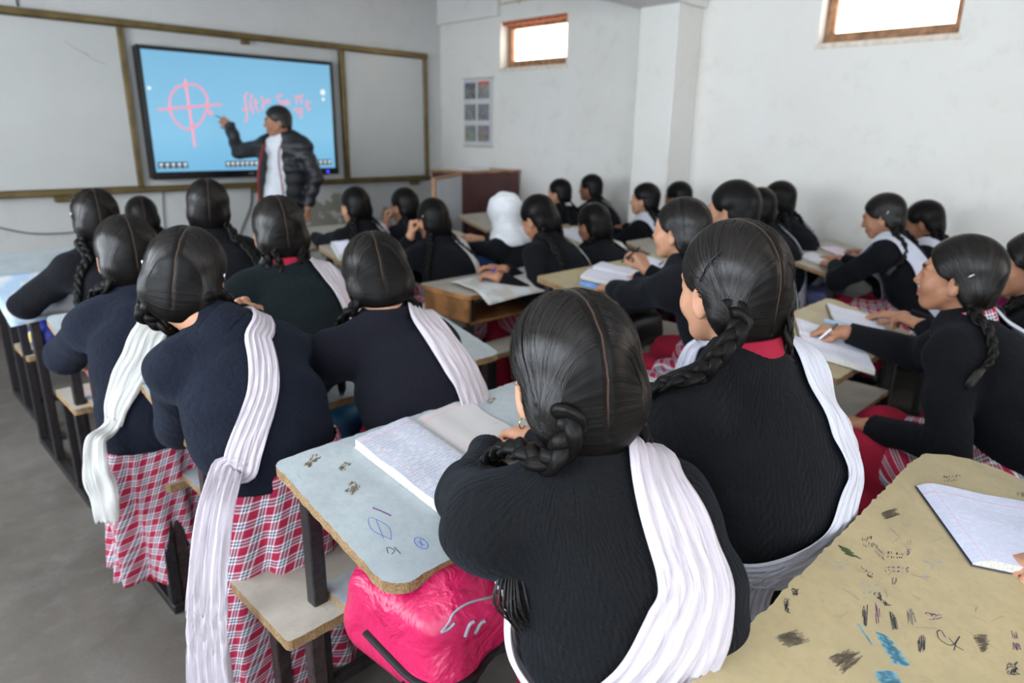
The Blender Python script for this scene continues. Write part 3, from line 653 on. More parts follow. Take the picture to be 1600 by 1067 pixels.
# ---------------------------------------------------------------- people
nz_ = lambda v: v/(np.linalg.norm(v)+1e-9)
def hand_prims(W, f, n, side, pose):
    """capsules of palm, fingers and thumb. W wrist, f direction of the fingers, n back of the hand, side +1 = thumb towards f x n"""
    f = nz_(f); n = nz_(n-f*(n@f)); s = np.cross(f, n)*side; C = []
    curl = {'write': (38, 48, 30), 'rest': (14, 22, 14), 'fist': (68, 80, 40), 'flat': (5, 8, 6), 'cup': (30, 40, 25)}[pose]
    lat = (0.027, 0.0095, -0.009, -0.026); ln = (0.070, 0.077, 0.071, 0.056); ex = (0, 3, 8, 14)
    palm = []
    for i in range(4):
        k = W+f*(0.078-0.004*abs(i-1.2))+s*lat[i]*0.95+n*(0.004-0.002*abs(i-1.3))
        palm.append((W+s*lat[i]*0.55, k, 0.0135, 0.0105))
        d = nz_(f+s*(lat[i]*2.2)); p = k; c = 0
        for j, fr in enumerate((0.45, 0.31, 0.24)):
            c += curl[j]+(ex[i] if j == 0 else 0)
            if pose == 'write' and i == 0: c -= 6
            a = math.radians(c); dd = d*math.cos(a)-n*math.sin(a); q = p+dd*ln[i]*fr
            r0 = (0.0088, 0.0080, 0.0072)[j]*(0.9 if i == 3 else 1); r1 = (0.0080, 0.0072, 0.0060)[j]*(0.9 if i == 3 else 1)
            C.append((p, q, r0, r1)); p = q
            if i == 0: tip = q
    b = W+s*0.020+f*0.016-n*0.004
    if pose in ('write', 'cup'): d1, d2, d3 = nz_(s*0.75+f*0.65-n*0.35), nz_(f*0.9+s*0.15-n*0.45), nz_(f*0.85-s*0.25-n*0.4)
    elif pose == 'fist': d1, d2, d3 = nz_(s*0.7+f*0.7-n*0.4), nz_(f*0.6-s*0.3-n*0.6), nz_(-s*0.8+f*0.1-n*0.4)
    else: d1, d2, d3 = nz_(s*0.85+f*0.6-n*0.2), nz_(s*0.45+f*0.9-n*0.15), nz_(s*0.2+f*1.0-n*0.1)
    p1 = b+d1*0.038; p2 = p1+d2*0.030; p3 = p2+d3*0.023
    th = [(b, p1, 0.0135, 0.0105), (p1, p2, 0.0100, 0.0090), (p2, p3, 0.0088, 0.0070)]
    return palm, C, th, tip, p3
def ik(S, W, L1, L2, hint):
    d = W-S; D = np.linalg.norm(d); D2 = min(D, (L1+L2)*0.985); u = d/D
    a = (L1*L1-L2*L2+D2*D2)/(2*D2); h = math.sqrt(max(L1*L1-a*a, 1e-6))
    hh = nz_(hint-u*(hint@u))
    return S+u*a+hh*h, S+u*D2
HEADN = 0
def person(label, head, hip, body=0, face=None, pitch=12, roll=0, sc_=1.0, hl=None, hr=None, el=None, er=None, pose_l='rest', pose_r='rest',
           res=0, knit=None, skin=None, collar=None, shawl=None, shawl_m=None, braids=('front', 'front'), hem=0.02, hem_plaid=True,
           legs=True, group='schoolgirls in dark sweaters', extra=None, scarf=False, fn_l=None, fn_r=None, hair_low=0.0, sw=0.128, bulk=1.0, desk_key=None, fd_l=None, fd_r=None, lower=True, knee=None, nbo=(0, 0, 0), rootz=-0.078, tn=0.018, hair_mat=None, ch=1.0, hl_=0.5):
    skin = skin or SKIN; knit = knit or KNIT_BLACK; face = body if face is None else face
    hd = V3(*head); hp = V3(*hip); B = Rz(-body); H = Rz(-face)@Rx(-pitch)@Ry(roll); s = sc_
    ex_, ey_, ez_ = B[:, 0], B[:, 1], B[:, 2]
    o0 = V3(hp[0], hp[1], 0)
    NT_ = hd+H@V3(0, -0.030, -0.075)*s
    NB = hd+0.5*(H@V3(0, -0.045, -0.146))*s+0.5*(B@V3(0, -0.048, -0.146))*s+V3(*nbo)
    SM = NB+B@V3(0, -0.012, -0.035)*s
    d = SM-hp
    CH = hp+d*0.66+B@V3(0, -0.040, 0.0)*s; WA = hp+d*0.33+B@V3(0, -0.035, 0.0)*s
    sh = {}
    for k, sg in (('l', -1), ('r', 1)): sh[k] = NB+B@V3(sg*sw, 0.005, -0.062)*s
    dk = DESKS.get(desk_key)
    def default_hand(sg):
        x = hp[0]+sg*0.10+0.06; y = (dk['yn']+0.13 if dk else hp[1]+0.42); z = (dk['z'](x, y) if dk else 0.72)+0.035
        return V3(x, y, z)
    tgt = {'l': V3(*hl) if hl is not None else default_hand(-1), 'r': V3(*hr) if hr is not None else default_hand(1)}
    hint = {'l': V3(*el) if el is not None else B@V3(-0.55, -0.25, -0.85), 'r': V3(*er) if er is not None else B@V3(0.55, -0.25, -0.85)}
    L1, L2 = 0.262*s, 0.232*s
    arm = {}
    for k in 'lr':
        E_, W_ = ik(sh[k], tgt[k], L1, L2, hint[k]); arm[k] = (sh[k], E_, W_)
    c = 0.012*bulk
    def torso(P, o=c):
        k = 0.05
        a = econe(P, hp, WA, (0.142+o)*s, (0.122+o)*s, 0.74, 0.74, ex_)
        a = smin(a, econe(P, WA, CH, (0.122+o)*s, (0.138+o)*s, 0.76, 0.74, ex_), k)
        a = smin(a, econe(P, CH, SM, (0.138+o)*s, (0.088+o)*s, 0.74, 0.72, ex_), k)
        for q in 'lr': a = smin(a, cone(P, NB-ez_*0.03*s, sh[q], (0.046+o)*s, (0.050+o)*s), 0.05)
        return a
    def arms(P, o=c, endw=0.0):
        a = None
        for q in 'lr':
            S_, E_, W_ = arm[q]; We = W_+nz_(W_-E_)*endw
            v = smin(cone(P, S_, E_, (0.050+o)*s, (0.040+o)*s), cone(P, E_, We, (0.039+o)*s, (0.027+o*0.8)*s), 0.02)
            a = v if a is None else np.minimum(a, v)
        return a
    up_ax = nz_(SM-hp)
    hz = hp[2]-hem
    hemn = nz_(up_ax*hl_+ez_*(1-hl_))
    nkd = nz_(NT_-NB)
    def wr(P):
        q = P*9.0
        return 0.0045*(np.sin(q[:, 2]*2.7+1.3*np.sin(q[:, 0]*2.1+q[:, 1]))*np.sin(q[:, 0]*1.9+q[:, 1]*2.3+0.7)+0.5*np.sin(q[:, 2]*6.1+q[:, 0]*3.0+2*np.sin(q[:, 1]*2)))
    cuffs = [(arm[q][2], nz_(arm[q][2]-arm[q][1])) for q in 'lr']
    def sweater(P, wrinkle=True, o=c):
        a = smin(torso(P, o), arms(P, o), 0.035)
        a = smin(a, cone(P, NB-nkd*0.02, NB+nkd*tn, (0.058+o)*s, (0.052+o*0.6)*s), 0.02)
        if wrinkle: a = a+wr(P)
        a = np.maximum(a, (hp-hemn*hem-P)@hemn)
        for W_, dd in cuffs:
            t = (P-W_)@dd; q = P-W_; far = np.sqrt((q*q).sum(1))
            a = np.where(far < 0.075, np.maximum(a, t-0.0), a)
        return a
    h = (0.0115, 0.0085, 0.0055)[res]
    pts = np.array([hp-0.2*ey_, hp+0.2*ey_, hp-ez_*0.1, NB+ez_*0.05, *[p for q in 'lr' for p in arm[q]], CH-0.12*ey_, CH-0.12*ex_-0.1*ey_, CH+0.12*ex_])
    lo, hi = pts.min(0)-0.11, pts.max(0)+0.11
    V, F = mesh_sdf(sweater, lo, hi, h)
    # knit coordinates
    td = torso(V); ad = arms(V)
    def ang(Pp, A, ax, ref):
        la = nz_(ref-ax*(ref@ax)); q = Pp-A; return np.arctan2(q@la, q@np.cross(ax, la))
    uv = np.stack([ang(V, hp, up_ax, -ey_)*0.135, (V-hp)@up_ax], 1)
    for q in 'lr':
        S_, E_, W_ = arm[q]
        for A, Bb in ((S_, E_), (E_, W_)):
            m = (cone(V, A, Bb, 0.056, 0.05) < td-0.006) & (np.abs(cone(V, A, Bb, 0.056, 0.05)) < 0.03)
            ax = nz_(Bb-A); uv[m] = np.stack([ang(V[m], A, ax, ez_+ey_*0.3)*0.05+3, (V[m]-A)@ax], 1)
    # ---- body: one mesh of skin (head, neck, hands, arms, trunk, legs)
    def headf(P):
        q = (P-hd)@H/s
        a = ell(q, V3(0, -0.012, 0.012), (0.073, 0.091, 0.083))
        a = smin(a, ell(q, V3(0, 0.032, -0.045), (0.055, 0.056, 0.072)), 0.03)
        a = smin(a, ell(q, V3(0, 0.060, -0.101), (0.024, 0.021, 0.017)), 0.03)
        qa = q*V3(-1, 1, 1)*1.0; qa[:, 0] = np.abs(q[:, 0])
        a = smin(a, ell(qa, V3(0.033, 0.055, -0.048), (0.026, 0.026, 0.028)), 0.02)
        a = smin(a, cone(qa, V3(0.048, 0.005, -0.062), V3(0.022, 0.055, -0.100), 0.017, 0.014), 0.02)
        a = smin(a, cone(qa, V3(0.012, 0.084, 0.004), V3(0.038, 0.072, 0.004), 0.008, 0.007), 0.018)
        a = smax(a, -ell(qa, V3(0.031, 0.100, -0.016), (0.017, 0.015, 0.011)), 0.014)
        lid = smax(ell(qa, V3(0.031, 0.0715, -0.015), (0.0136, 0.0136, 0.0136)), -ell(qa, V3(0.031, 0.088, -0.0165), (0.0125, 0.012, 0.0040)), 0.0015)
        a = smin(a, lid, 0.005)
        a = smin(a, cone(q, V3(0, 0.083, -0.006), V3(0, 0.101, -0.044), 0.006, 0.0085), 0.012)
        a = smin(a, ell(qa, V3(0.011, 0.091, -0.048), (0.0085, 0.010, 0.0075)), 0.006)
        a = smin(a, cone(qa, V3(0, 0.0885, -0.0715), V3(0.017, 0.080, -0.0735), 0.0055, 0.003), 0.005)
        a = smin(a, cone(qa, V3(0, 0.0870, -0.0825), V3(0.015, 0.079, -0.0795), 0.0065, 0.003), 0.005)
        er_ = ell(qa, V3(0.076, -0.008, -0.030), (0.0075, 0.0185, 0.031), Rz(-16)@Rx(8))
        er_ = smin(er_, ell(qa, V3(0.073, -0.002, -0.055), (0.0065, 0.009, 0.010)), 0.006)
        er_ = smax(er_, -ell(qa, V3(0.0835, -0.003, -0.028), (0.0055, 0.0105, 0.020), Rz(-16)@Rx(8)), 0.004)
        a = smin(a, er_, 0.006)
        return a*s
    def neck(P): return smin(cone(P, NT_, NB, 0.050*s, 0.052*s), cone(P, NB, SM, 0.055*s, 0.06*s), 0.02)
    hf = lambda P: smin(headf(P), neck(P), 0.025)
    hh = (0.0062, 0.0046, 0.0032)[res]
    Vh, Fh = mesh_sdf(hf, np.minimum(hd, SM)-V3(0.135, 0.135, 0.13)*s, np.maximum(hd, NB)+V3(0.135, 0.135, 0.125)*s, hh, 2)
    q = (Vh-hd)@H/s
    lip = np.clip(1.3-np.abs(q[:, 2]+0.077)/0.0095, 0, 1)*(q[:, 1] > 0.082)*(np.abs(q[:, 0]) < 0.021)
    brow = np.clip(1.6-np.abs(q[:, 2]-0.0065+np.abs(q[:, 0])*0.02)/0.0045, 0, 1)*(q[:, 1] > 0.066)*(np.abs(q[:, 0]) > 0.011)*(np.abs(q[:, 0]) < 0.045)
    parts = [(Vh, Fh, lip, brow)]
    tips = {}
    for k, sg, po, fn, fd in (('l', 1, pose_l, fn_l, fd_l), ('r', -1, pose_r, fn_r, fd_r)):
        S_, E_, W_ = arm[k]; fdir = nz_(W_-E_)
        f = nz_(V3(*fd)) if fd is not None else nz_(fdir*0.6+B@V3(-sg*-0.15, 0.7, -0.15))
        n = V3(*fn) if fn is not None else ez_
        # thumb towards the other hand
        palm, fing, th, tip, tht = hand_prims(W_+f*0.012, f, n, 1 if k == 'l' else -1, po)
        tips[k] = (tip, tht, f, n)
        def hf2(P, palm=palm, fing=fing, th=th, E_=E_, W_=W_, f=f):
            a = None
            for pr in palm: v = cone(P, *pr); a = v if a is None else smin(a, v, 0.016)
            a = smin(a, cone(P, W_-nz_(W_-E_)*0.09, W_+f*0.012, 0.030*s, 0.022*s), 0.02)
            g = None
            for i in range(0, len(fing), 3):
                u = None
                for pr in fing[i:i+3]: v = cone(P, *pr); u = v if u is None else smin(u, v, 0.003)
                g = u if g is None else np.minimum(g, u)
            a = smin(a, g, 0.006)
            u = None
            for pr in th: v = cone(P, *pr); u = v if u is None else smin(u, v, 0.005)
            return smin(a, u, 0.008)
        ctr = W_+f*0.07; h2 = (0.0052, 0.0036, 0.0027)[res]
        Va, Fa = mesh_sdf(hf2, np.minimum(ctr, W_)-0.115, np.maximum(ctr, W_)+0.115, h2, 1)
        parts.append((Va, Fa, np.zeros(len(Va)), np.zeros(len(Va))))
    kn = {}
    for k, sg in (('l', -1), ('r', 1)):
        hj = hp+B@V3(sg*0.085, 0.02, -0.03)*s
        kp = hp+B@V3(sg*0.105, 0.37, -0.01)*s if knee is None else V3(*knee[k]); ft = kp+B@V3(sg*0.01, -0.06, 0)*s; ft[2] = 0.06; kn[k] = (hj, kp, ft)
    def coarse(P):
        a = smin(torso(P, -0.012), arms(P, -0.012, -0.04), 0.03)
        if legs:
            for q in 'lr':
                a = smin(a, cone(P, kn[q][0], kn[q][1], 0.070, 0.050), 0.03); a = smin(a, cone(P, kn[q][1], kn[q][2], 0.048, 0.032), 0.02)
        return a
    pl = pts if not legs else np.vstack([pts, *[np.array(kn[q]) for q in 'lr']])
    Vc, Fc = mesh_sdf(coarse, pl.min(0)-0.11, pl.max(0)+0.11, 0.018, 1)
    parts.append((Vc, Fc, np.zeros(len(Vc)), np.zeros(len(Vc))))
    off = 0; Vs, Fs, Ls, Bs = [], [], [], []
    for a, b, l_, b_ in parts: Vs.append(a); Fs.append(b+off); Ls.append(l_); Bs.append(b_); off += len(a)
    root = np_mesh('person', np.vstack(Vs), np.vstack(Fs), skin, None, tuple(o0), base=o0, col={'lip': np.concatenate(Ls), 'brow': np.concatenate(Bs)})
    tag(root, label, 'person', group)
    np_mesh('sweater', V, F, knit, root, uv=uv, base=o0)
    m = MB()   # eyes
    for sg in (-1, 1):
        cE = hd+H@V3(sg*0.031, 0.0712, -0.015)*s; vs = []; fs = []; ns, nr = 14, 10
        for i in range(nr+1):
            th_ = PI*i/nr
            for j in range(ns):
                ph = 2*PI*j/ns; dl = V3(math.sin(th_)*math.cos(ph), math.cos(th_), math.sin(th_)*math.sin(ph))*0.0118*s; vs.append(cE+H@dl-o0)
        for i in range(nr):
            for j in range(ns): fs.append((i*ns+j, i*ns+(j+1) % ns, (i+1)*ns+(j+1) % ns, (i+1)*ns+j))
        me = MB(); me.v = [tuple(v) for v in vs]; me.f = fs; me.mi = [1 if f[0]//ns < 3 else 0 for f in fs]
        me.build('eye', [EYEW, EYEB], root, smooth=True)
    # ---- hair
    def hairf(P, scarf_=scarf):
        q = (P-hd)@H/s; qa = q.copy(); qa[:, 0] = np.abs(q[:, 0])
        a = ell(q, V3(0, -0.014, 0.013), (0.0835, 0.102, 0.0945))
        a = smin(a, ell(q, V3(0, -0.052, -0.062), (0.070, 0.050, 0.066)), 0.04)
        a = smin(a, ell(qa, V3(0.052, -0.048, -0.050), (0.028, 0.036, 0.036)), 0.03)
        y = q[:, 1]
        zh = np.interp(y, [-0.13, -0.075, -0.045, -0.028, -0.012, 0.012, 0.04, 0.06, 0.08, 0.11], [-0.128, -0.130+hair_low, -0.108+hair_low, -0.074, -0.022, -0.008, 0.000, 0.022, 0.046, 0.060])
        zh = zh-0.012*np.clip(np.abs(q[:, 0])/0.07, 0, 1)*(y > 0.0)
        a = smax(a, (zh-q[:, 2])*0.75, 0.012)
        a = smax(a, -(headf(P)/s-0.0015), 0.003)*1.0 if False else a
        ax_ = np.abs(q[:, 0]); a = a+0.0018*np.exp(-(ax_/0.004)**2)*(q[:, 2] > -0.09)
        side = np.where(q[:, 0] > 0, 1, -1)
        rr = qa-V3(0.060, -0.062, -0.055); an = np.arctan2(rr[:, 2], rr[:, 1]); dist = np.sqrt((rr*rr).sum(1))
        a = a+0.0004*np.sin(an*26+6*np.sin(an*3.1))*np.clip((dist-0.02)/0.03, 0, 1)*np.clip(1-dist/0.12, 0, 1)
        return a*s
    hx = (0.0062, 0.0045, 0.0030)[res]
    if not scarf:
        Vr, Fr = mesh_sdf(hairf, hd-V3(0.13, 0.14, 0.135)*s, hd+V3(0.13, 0.14, 0.125)*s, hx, 1)
        q = (Vr-hd)@H/s; qa = q.copy(); qa[:, 0] = np.abs(q[:, 0]); rr = qa-V3(0.060, -0.062, -0.055)
        an = np.arctan2(rr[:, 2], rr[:, 1]+0.0); an = np.where(an < -1.2, an+2*PI, an)
        uvh = np.stack([an*0.12+(q[:, 0] > 0)*2, np.sqrt((rr*rr).sum(1))], 1)
        hair = np_mesh('hair', Vr, Fr, hair_mat or HAIR, root, uv=uvh, base=o0, col={'loc': q})
        if res >= 1 and braids[0] is not None:    # combed strands lying on the hair
            rng = np.random.RandomState(int(abs(hd[0])*1000)); ns_ = (0, 1300, 4200)[res]; half = ns_//2; loc_ = []
            for sg in (-1, 1):
                u = rng.rand(half); th_ = -0.62+u*3.55   # along the parting, forehead -> nape
                st = np.stack([sg*(0.0035+0.003*rng.rand(half)), 0.098*np.cos(th_+0.0)-0.014, 0.094*np.sin(th_)+0.013], 1)
                k = rng.rand(half) < 0.45; st[k, 0] = sg*(0.004+0.078*rng.rand(k.sum())**0.9)
                m_ = 18; t = np.linspace(0, 1, m_)[None, :, None]
                rt_ = np.array([sg*0.060, -0.066, rootz])+rng.randn(half, 3)*0.006
                mid = (st+rt_)/2+np.array([sg*0.05, -0.02, 0.02])+rng.randn(half, 3)*0.004
                Q = (1-t)**2*st[:, None]+2*t*(1-t)*mid[:, None]+t*t*rt_[:, None]; loc_.append(Q)
            Q = np.concatenate(loc_); sh_ = Q.shape; Wd = (Q.reshape(-1, 3)*s)@H.T+hd
            o_ = np.repeat(0.0004+0.0010*rng.rand(sh_[0])+(rng.rand(sh_[0]) < 0.03)*0.004*rng.rand(sh_[0]), sh_[1])
            endf = np.tile(np.sin(np.linspace(0, PI, sh_[1]))**0.5, sh_[0])
            for _ in range(3): Wd = Wd-(np.clip(hairf(Wd)-o_*endf, -0.04, 0.04))[:, None]*grad(hairf, Wd)
            nn_ = grad(hairf, Wd).reshape(sh_); Wd = Wd.reshape(sh_)
            y_ = ((Wd-hd)@H/s); ok = (y_[:, 1:-2, 1].max(1) < 0.094)
            Wd = Wd[ok]; nn_ = nn_[ok]
            Tn_ = np.gradient(Wd, axis=1); Tn_ /= np.linalg.norm(Tn_, axis=2, keepdims=True)+1e-9; sd2 = np.cross(Tn_, nn_)
            rr_ = ((0, 0.0007, 0.00045)[res])*np.sin(np.linspace(0.25, PI-0.25, sh_[1]))[None, :, None]
            vs = np.stack([Wd-sd2*rr_, Wd+nn_*rr_*0.8, Wd+sd2*rr_], 2); nS = len(Wd); m_ = sh_[1]
            I = (np.arange(nS)[:, None, None]*m_+np.arange(m_-1)[None, :, None])*3+np.arange(2)[None, None, :]
            I = I.ravel(); fs = np.stack([I, I+1, I+4, I+3], 1)
            tone = np.repeat(rng.rand(nS), m_*3)
            st_o = np_mesh('hair_strands', vs.reshape(-1, 3), fs, STRAND, hair, base=o0, col={'tone': tone})
        for sg, st in ((-1, braids[0]), (1, braids[1])):
            if st is None: continue
            rt0 = hd+H@V3(sg*0.053, -0.056, rootz+0.012)*s
            sd_ = sh['l' if sg < 0 else 'r']
            r0 = 0.0155*s; Lz = 1.0
            if isinstance(st, list): path = [rt0]+[V3(*p) for p in st]
            elif st == 'front': path = [rt0, rt0+B@V3(sg*0.022, 0.008, -0.045)*s, NB+B@V3(sg*0.098, 0.055, 0.005)*s, NB+B@V3(sg*0.104, 0.12, -0.07)*s, NB+B@V3(sg*0.09, 0.15, -0.17)*s]
            elif st == 'back': path = [rt0, rt0+B@V3(sg*0.012, -0.015, -0.07)*s, NB+B@V3(sg*0.075, -0.075, -0.05)*s, NB+B@V3(sg*0.085, -0.12, -0.14)*s, NB+B@V3(sg*0.08, -0.15, -0.25)*s]
            elif st == 'side': path = [rt0, rt0+B@V3(sg*0.02, -0.01, -0.06)*s, NB+B@V3(sg*0.10, -0.03, -0.02)*s, NB+B@V3(sg*0.15, -0.02, -0.08)*s]
            elif st == 'loop': path = [rt0, rt0+B@V3(sg*0.015, -0.020, -0.06)*s, rt0+B@V3(sg*0.0, -0.035, -0.115)*s, rt0+B@V3(-sg*0.02, -0.05, -0.06)*s, rt0+H@V3(-sg*0.005, -0.035, 0.0)*s]
            PS = spline(path, 46)
            g = lambda P: sweater(P, True)
            n0 = 8 if st != 'loop' else 46
            for _ in range(2):
                dd = g(PS); need = np.clip(r0*0.95-dd, 0, 0.06); need[:n0 if n0 < 46 else 46] *= (0 if st == 'loop' else 0.6); PS = PS+grad(g, PS)*need[:, None]
                hx_ = lambda P: headf(P)
                dd = smin(headf(PS), neck(PS), 0.02); need = np.clip(r0*0.9-dd, 0, 0.04); PS = PS+grad(lambda P: smin(headf(P), neck(P), 0.02), PS)*need[:, None]
            PS[1:-1] = (PS[:-2]+2*PS[1:-1]+PS[2:])/4
            L = np.concatenate([[0], np.cumsum(np.linalg.norm(np.diff(PS, axis=0), axis=1))]); tot = L[-1]
            N = max(40, int(tot/0.0035)); tt = np.linspace(0, tot, N); PS = np.stack([np.interp(tt, L, PS[:, i]) for i in range(3)], 1)
            Tn = np.gradient(PS, axis=0); Tn /= np.linalg.norm(Tn, axis=1, keepdims=True)
            outn = grad(lambda P: smin(g(P), headf(P), 0.02), PS); outn -= Tn*(outn*Tn).sum(1, keepdims=True); outn /= np.linalg.norm(outn, axis=1, keepdims=True)+1e-9
            for i in range(1, N): outn[i] = nz_(0.8*outn[i-1]+0.2*outn[i])
            sdn = np.cross(Tn, outn); vs, fs, us = [], [], []; ns = (6, 8, 12)[res]; base_ = 0
            taper = np.interp(tt/tot, [0, 0.13, 0.85, 1], [1.55, 1.05, 0.66, 0.5]); ph0 = tt/(0.052*s)*2*PI*0.5
            for k3 in range(3):
                ph = ph0+2*PI*k3/3
                A = PS+sdn*(0.0105*s*taper*np.sin(ph))[:, None]+outn*(0.0058*s*taper*np.sin(2*ph))[:, None]
                Ta = np.gradient(A, axis=0); Ta /= np.linalg.norm(Ta, axis=1, keepdims=True)
                n1 = outn-Ta*(outn*Ta).sum(1, keepdims=True); n1 /= np.linalg.norm(n1, axis=1, keepdims=True); b1 = np.cross(Ta, n1)
                R = 0.0098*s*taper*(1+0.12*np.cos(2*ph))
                for i in range(N):
                    for j in range(ns):
                        a_ = 2*PI*j/ns; vs.append(A[i]+R[i]*(0.82*math.cos(a_)*n1[i]+1.12*math.sin(a_)*b1[i])); us.append((j/ns*0.07*1.0+k3, tt[i]))
                for i in range(N-1):
                    for j in range(ns): fs.append((base_+i*ns+j, base_+i*ns+(j+1) % ns, base_+(i+1)*ns+(j+1) % ns, base_+(i+1)*ns+j))
                base_ += N*ns
            np_mesh('braid', np.array(vs), np.array(fs), BRAID, root, uv=np.array(us), base=o0)
            if st != 'loop':    # ribbon-tied tuft
                e = PS[-1]; td_ = nz_(Tn[-1]+V3(0, 0, -0.7)); tv_ = []
                mm = MB()
                for a_ in range(9):
                    an_ = 2*PI*a_/9; o_2 = (np.cos(an_)*sdn[-1]+np.sin(an_)*outn[-1])
                    mm.tube([tuple(e-Tn[-1]*0.006-o0+o_2*0.004), tuple(e+td_*0.018+o_2*0.008-o0), tuple(e+td_*0.045+o_2*0.009-o0+outn[-1]*0.002), tuple(e+td_*0.068+o_2*0.004-o0)], [0.0042, 0.0050, 0.0036, 0.0006], 6)
                mm.build('hair_tuft', HAIR_T, root, smooth=True)
    else:
        def sc_f(P):
            q = (P-hd)@H/s; a = ell(q, V3(0, -0.014, 0.010), (0.094, 0.113, 0.104))
            a = smin(a, ell(q, V3(0, 0.012, -0.085), (0.070, 0.080, 0.060)), 0.05)
            qq = (P-NB)@B/s; a = smin(a, ell(qq, V3(0, -0.005, -0.02), (0.155, 0.125, 0.075)), 0.07)
            a = smax(a, -ell(q, V3(0, 0.12, -0.032), (0.056, 0.060, 0.078)), 0.015)
            return a*s+0.0035*np.sin((P@V3(60, 20, 90)))*np.sin(P@V3(15, 70, 30))
        Vr, Fr = mesh_sdf(sc_f, np.minimum(hd, NB)-0.2, np.maximum(hd, NB)+0.2, 0.006, 1)
        np_mesh('headscarf', Vr, Fr, HIJAB, root, uv=Vr[:, [0, 2]], base=o0)
    # ---- collar of the tunic
    if collar is not None and not scarf:
        ref = B[:, 0]-nkd*(B[:, 0]@nkd); ref = nz_(ref); r3 = np.cross(nkd, ref); vs, us = [], []; n = 40
        prof = [(-0.010, 0.070), (0.012, 0.069), (0.040, 0.0640), (0.044, 0.0600), (0.020, 0.0600), (-0.010, 0.062)]
        for i in range(n):
            a_ = 2*PI*i/n
            for (hh_, rr_) in prof:
                fr = max(0.0, math.sin(a_)); vs.append(NB+nkd*(hh_*ch-0.028*fr)*s+(math.cos(a_)*ref*rr_+math.sin(a_)*r3*rr_*1.02)*s*1.04); us.append((a_*0.06, hh_))
        m_ = len(prof); fs = [(i*m_+j, ((i+1) % n)*m_+j, ((i+1) % n)*m_+j+1, i*m_+j+1) for i in range(n) for j in range(m_-1)]
        np_mesh('collar', np.array(vs), np.array(fs), collar, root, uv=np.array(us), base=o0)
    # ---- tunic below the sweater, trousers, shoes
    def tunic(P):
        a = econe(P, hp+B@V3(0, 0.0, -0.035), hp+up_ax*0.05, 0.158*s, 0.142*s, 0.85, 0.78, ex_)
        for q in 'lr': a = smin(a, cone(P, kn[q][0], kn[q][0]+(kn[q][1]-kn[q][0])*0.72, 0.098*s, 0.090*s), 0.07)
        return a+wr(P)*1.3
    def trousers(P):
        a = None
        for q in 'lr':
            v = smin(cone(P, kn[q][0], kn[q][1], 0.078*s, 0.072*s), cone(P, kn[q][1], kn[q][2], 0.075*s, 0.055*s), 0.05); a = v if a is None else np.minimum(a, v)
        return np.maximum(a+wr(P)*1.6, 0.05-P[:, 2])
    if legs and lower:
        pk = np.array([hp, *[p for q in 'lr' for p in kn[q]]])
        if hem_plaid:
            Vt, Ft = mesh_sdf(tunic, pk.min(0)-0.2, pk.max(0)+0.16, (0.014, 0.011, 0.008)[res])
            qq = (Vt-hp)@B; np_mesh('tunic', Vt, Ft, PLAID, root, uv=np.stack([qq[:, 0]-0.3*qq[:, 2], qq[:, 1]-qq[:, 2]*0.9], 1), base=o0)
        Vt, Ft = mesh_sdf(trousers, pk.min(0)-0.12, pk.max(0)+0.12, (0.015, 0.012, 0.010)[res])
        np_mesh('trousers', Vt, Ft, CRIMSON if hem_plaid else DARKT, root, uv=Vt[:, [1, 2]], base=o0)
        for q in 'lr':
            a0 = kn[q][2]
            fs_ = lambda P: np.maximum(smin(cone(P, a0-ez_*0.025-ey_*0.04, a0-ez_*0.03+ey_*0.13, 0.032, 0.030), cone(P, a0-ey_*0.03, a0-ey_*0.035-ez_*0.02, 0.036, 0.034), 0.03), 0.0-P[:, 2])
            Vt, Ft = mesh_sdf(fs_, a0-0.12-ey_*0.05, a0+0.12+ey_*0.12, 0.010); np_mesh('shoe', Vt, Ft, SHOE, root, base=o0)
    # ---- shawl ribbons
    sd = lambda P: smin(sweater(P, True), tunic(P), 0.02) if legs else sweater(P, True)
    def at(lat, dep, t): return hp+(SM-hp)*t+B@V3(lat, dep, 0)*s
    for sp_ in (shawl or []):
        ribbon(root, sd, [(*at(*p[:3]), p[3], p[4]) if len(p) == 5 else (p[1], p[2], p[3], p[4], p[5]) for p in sp_], shawl_m or SHAWL, o0, B, res)
    return dict(root=root, hd=hd, H=H, B=B, NB=NB, SM=SM, hp=hp, sh=sh, arm=arm, tips=tips, s=s, o0=o0, sd=sd, kn=kn)
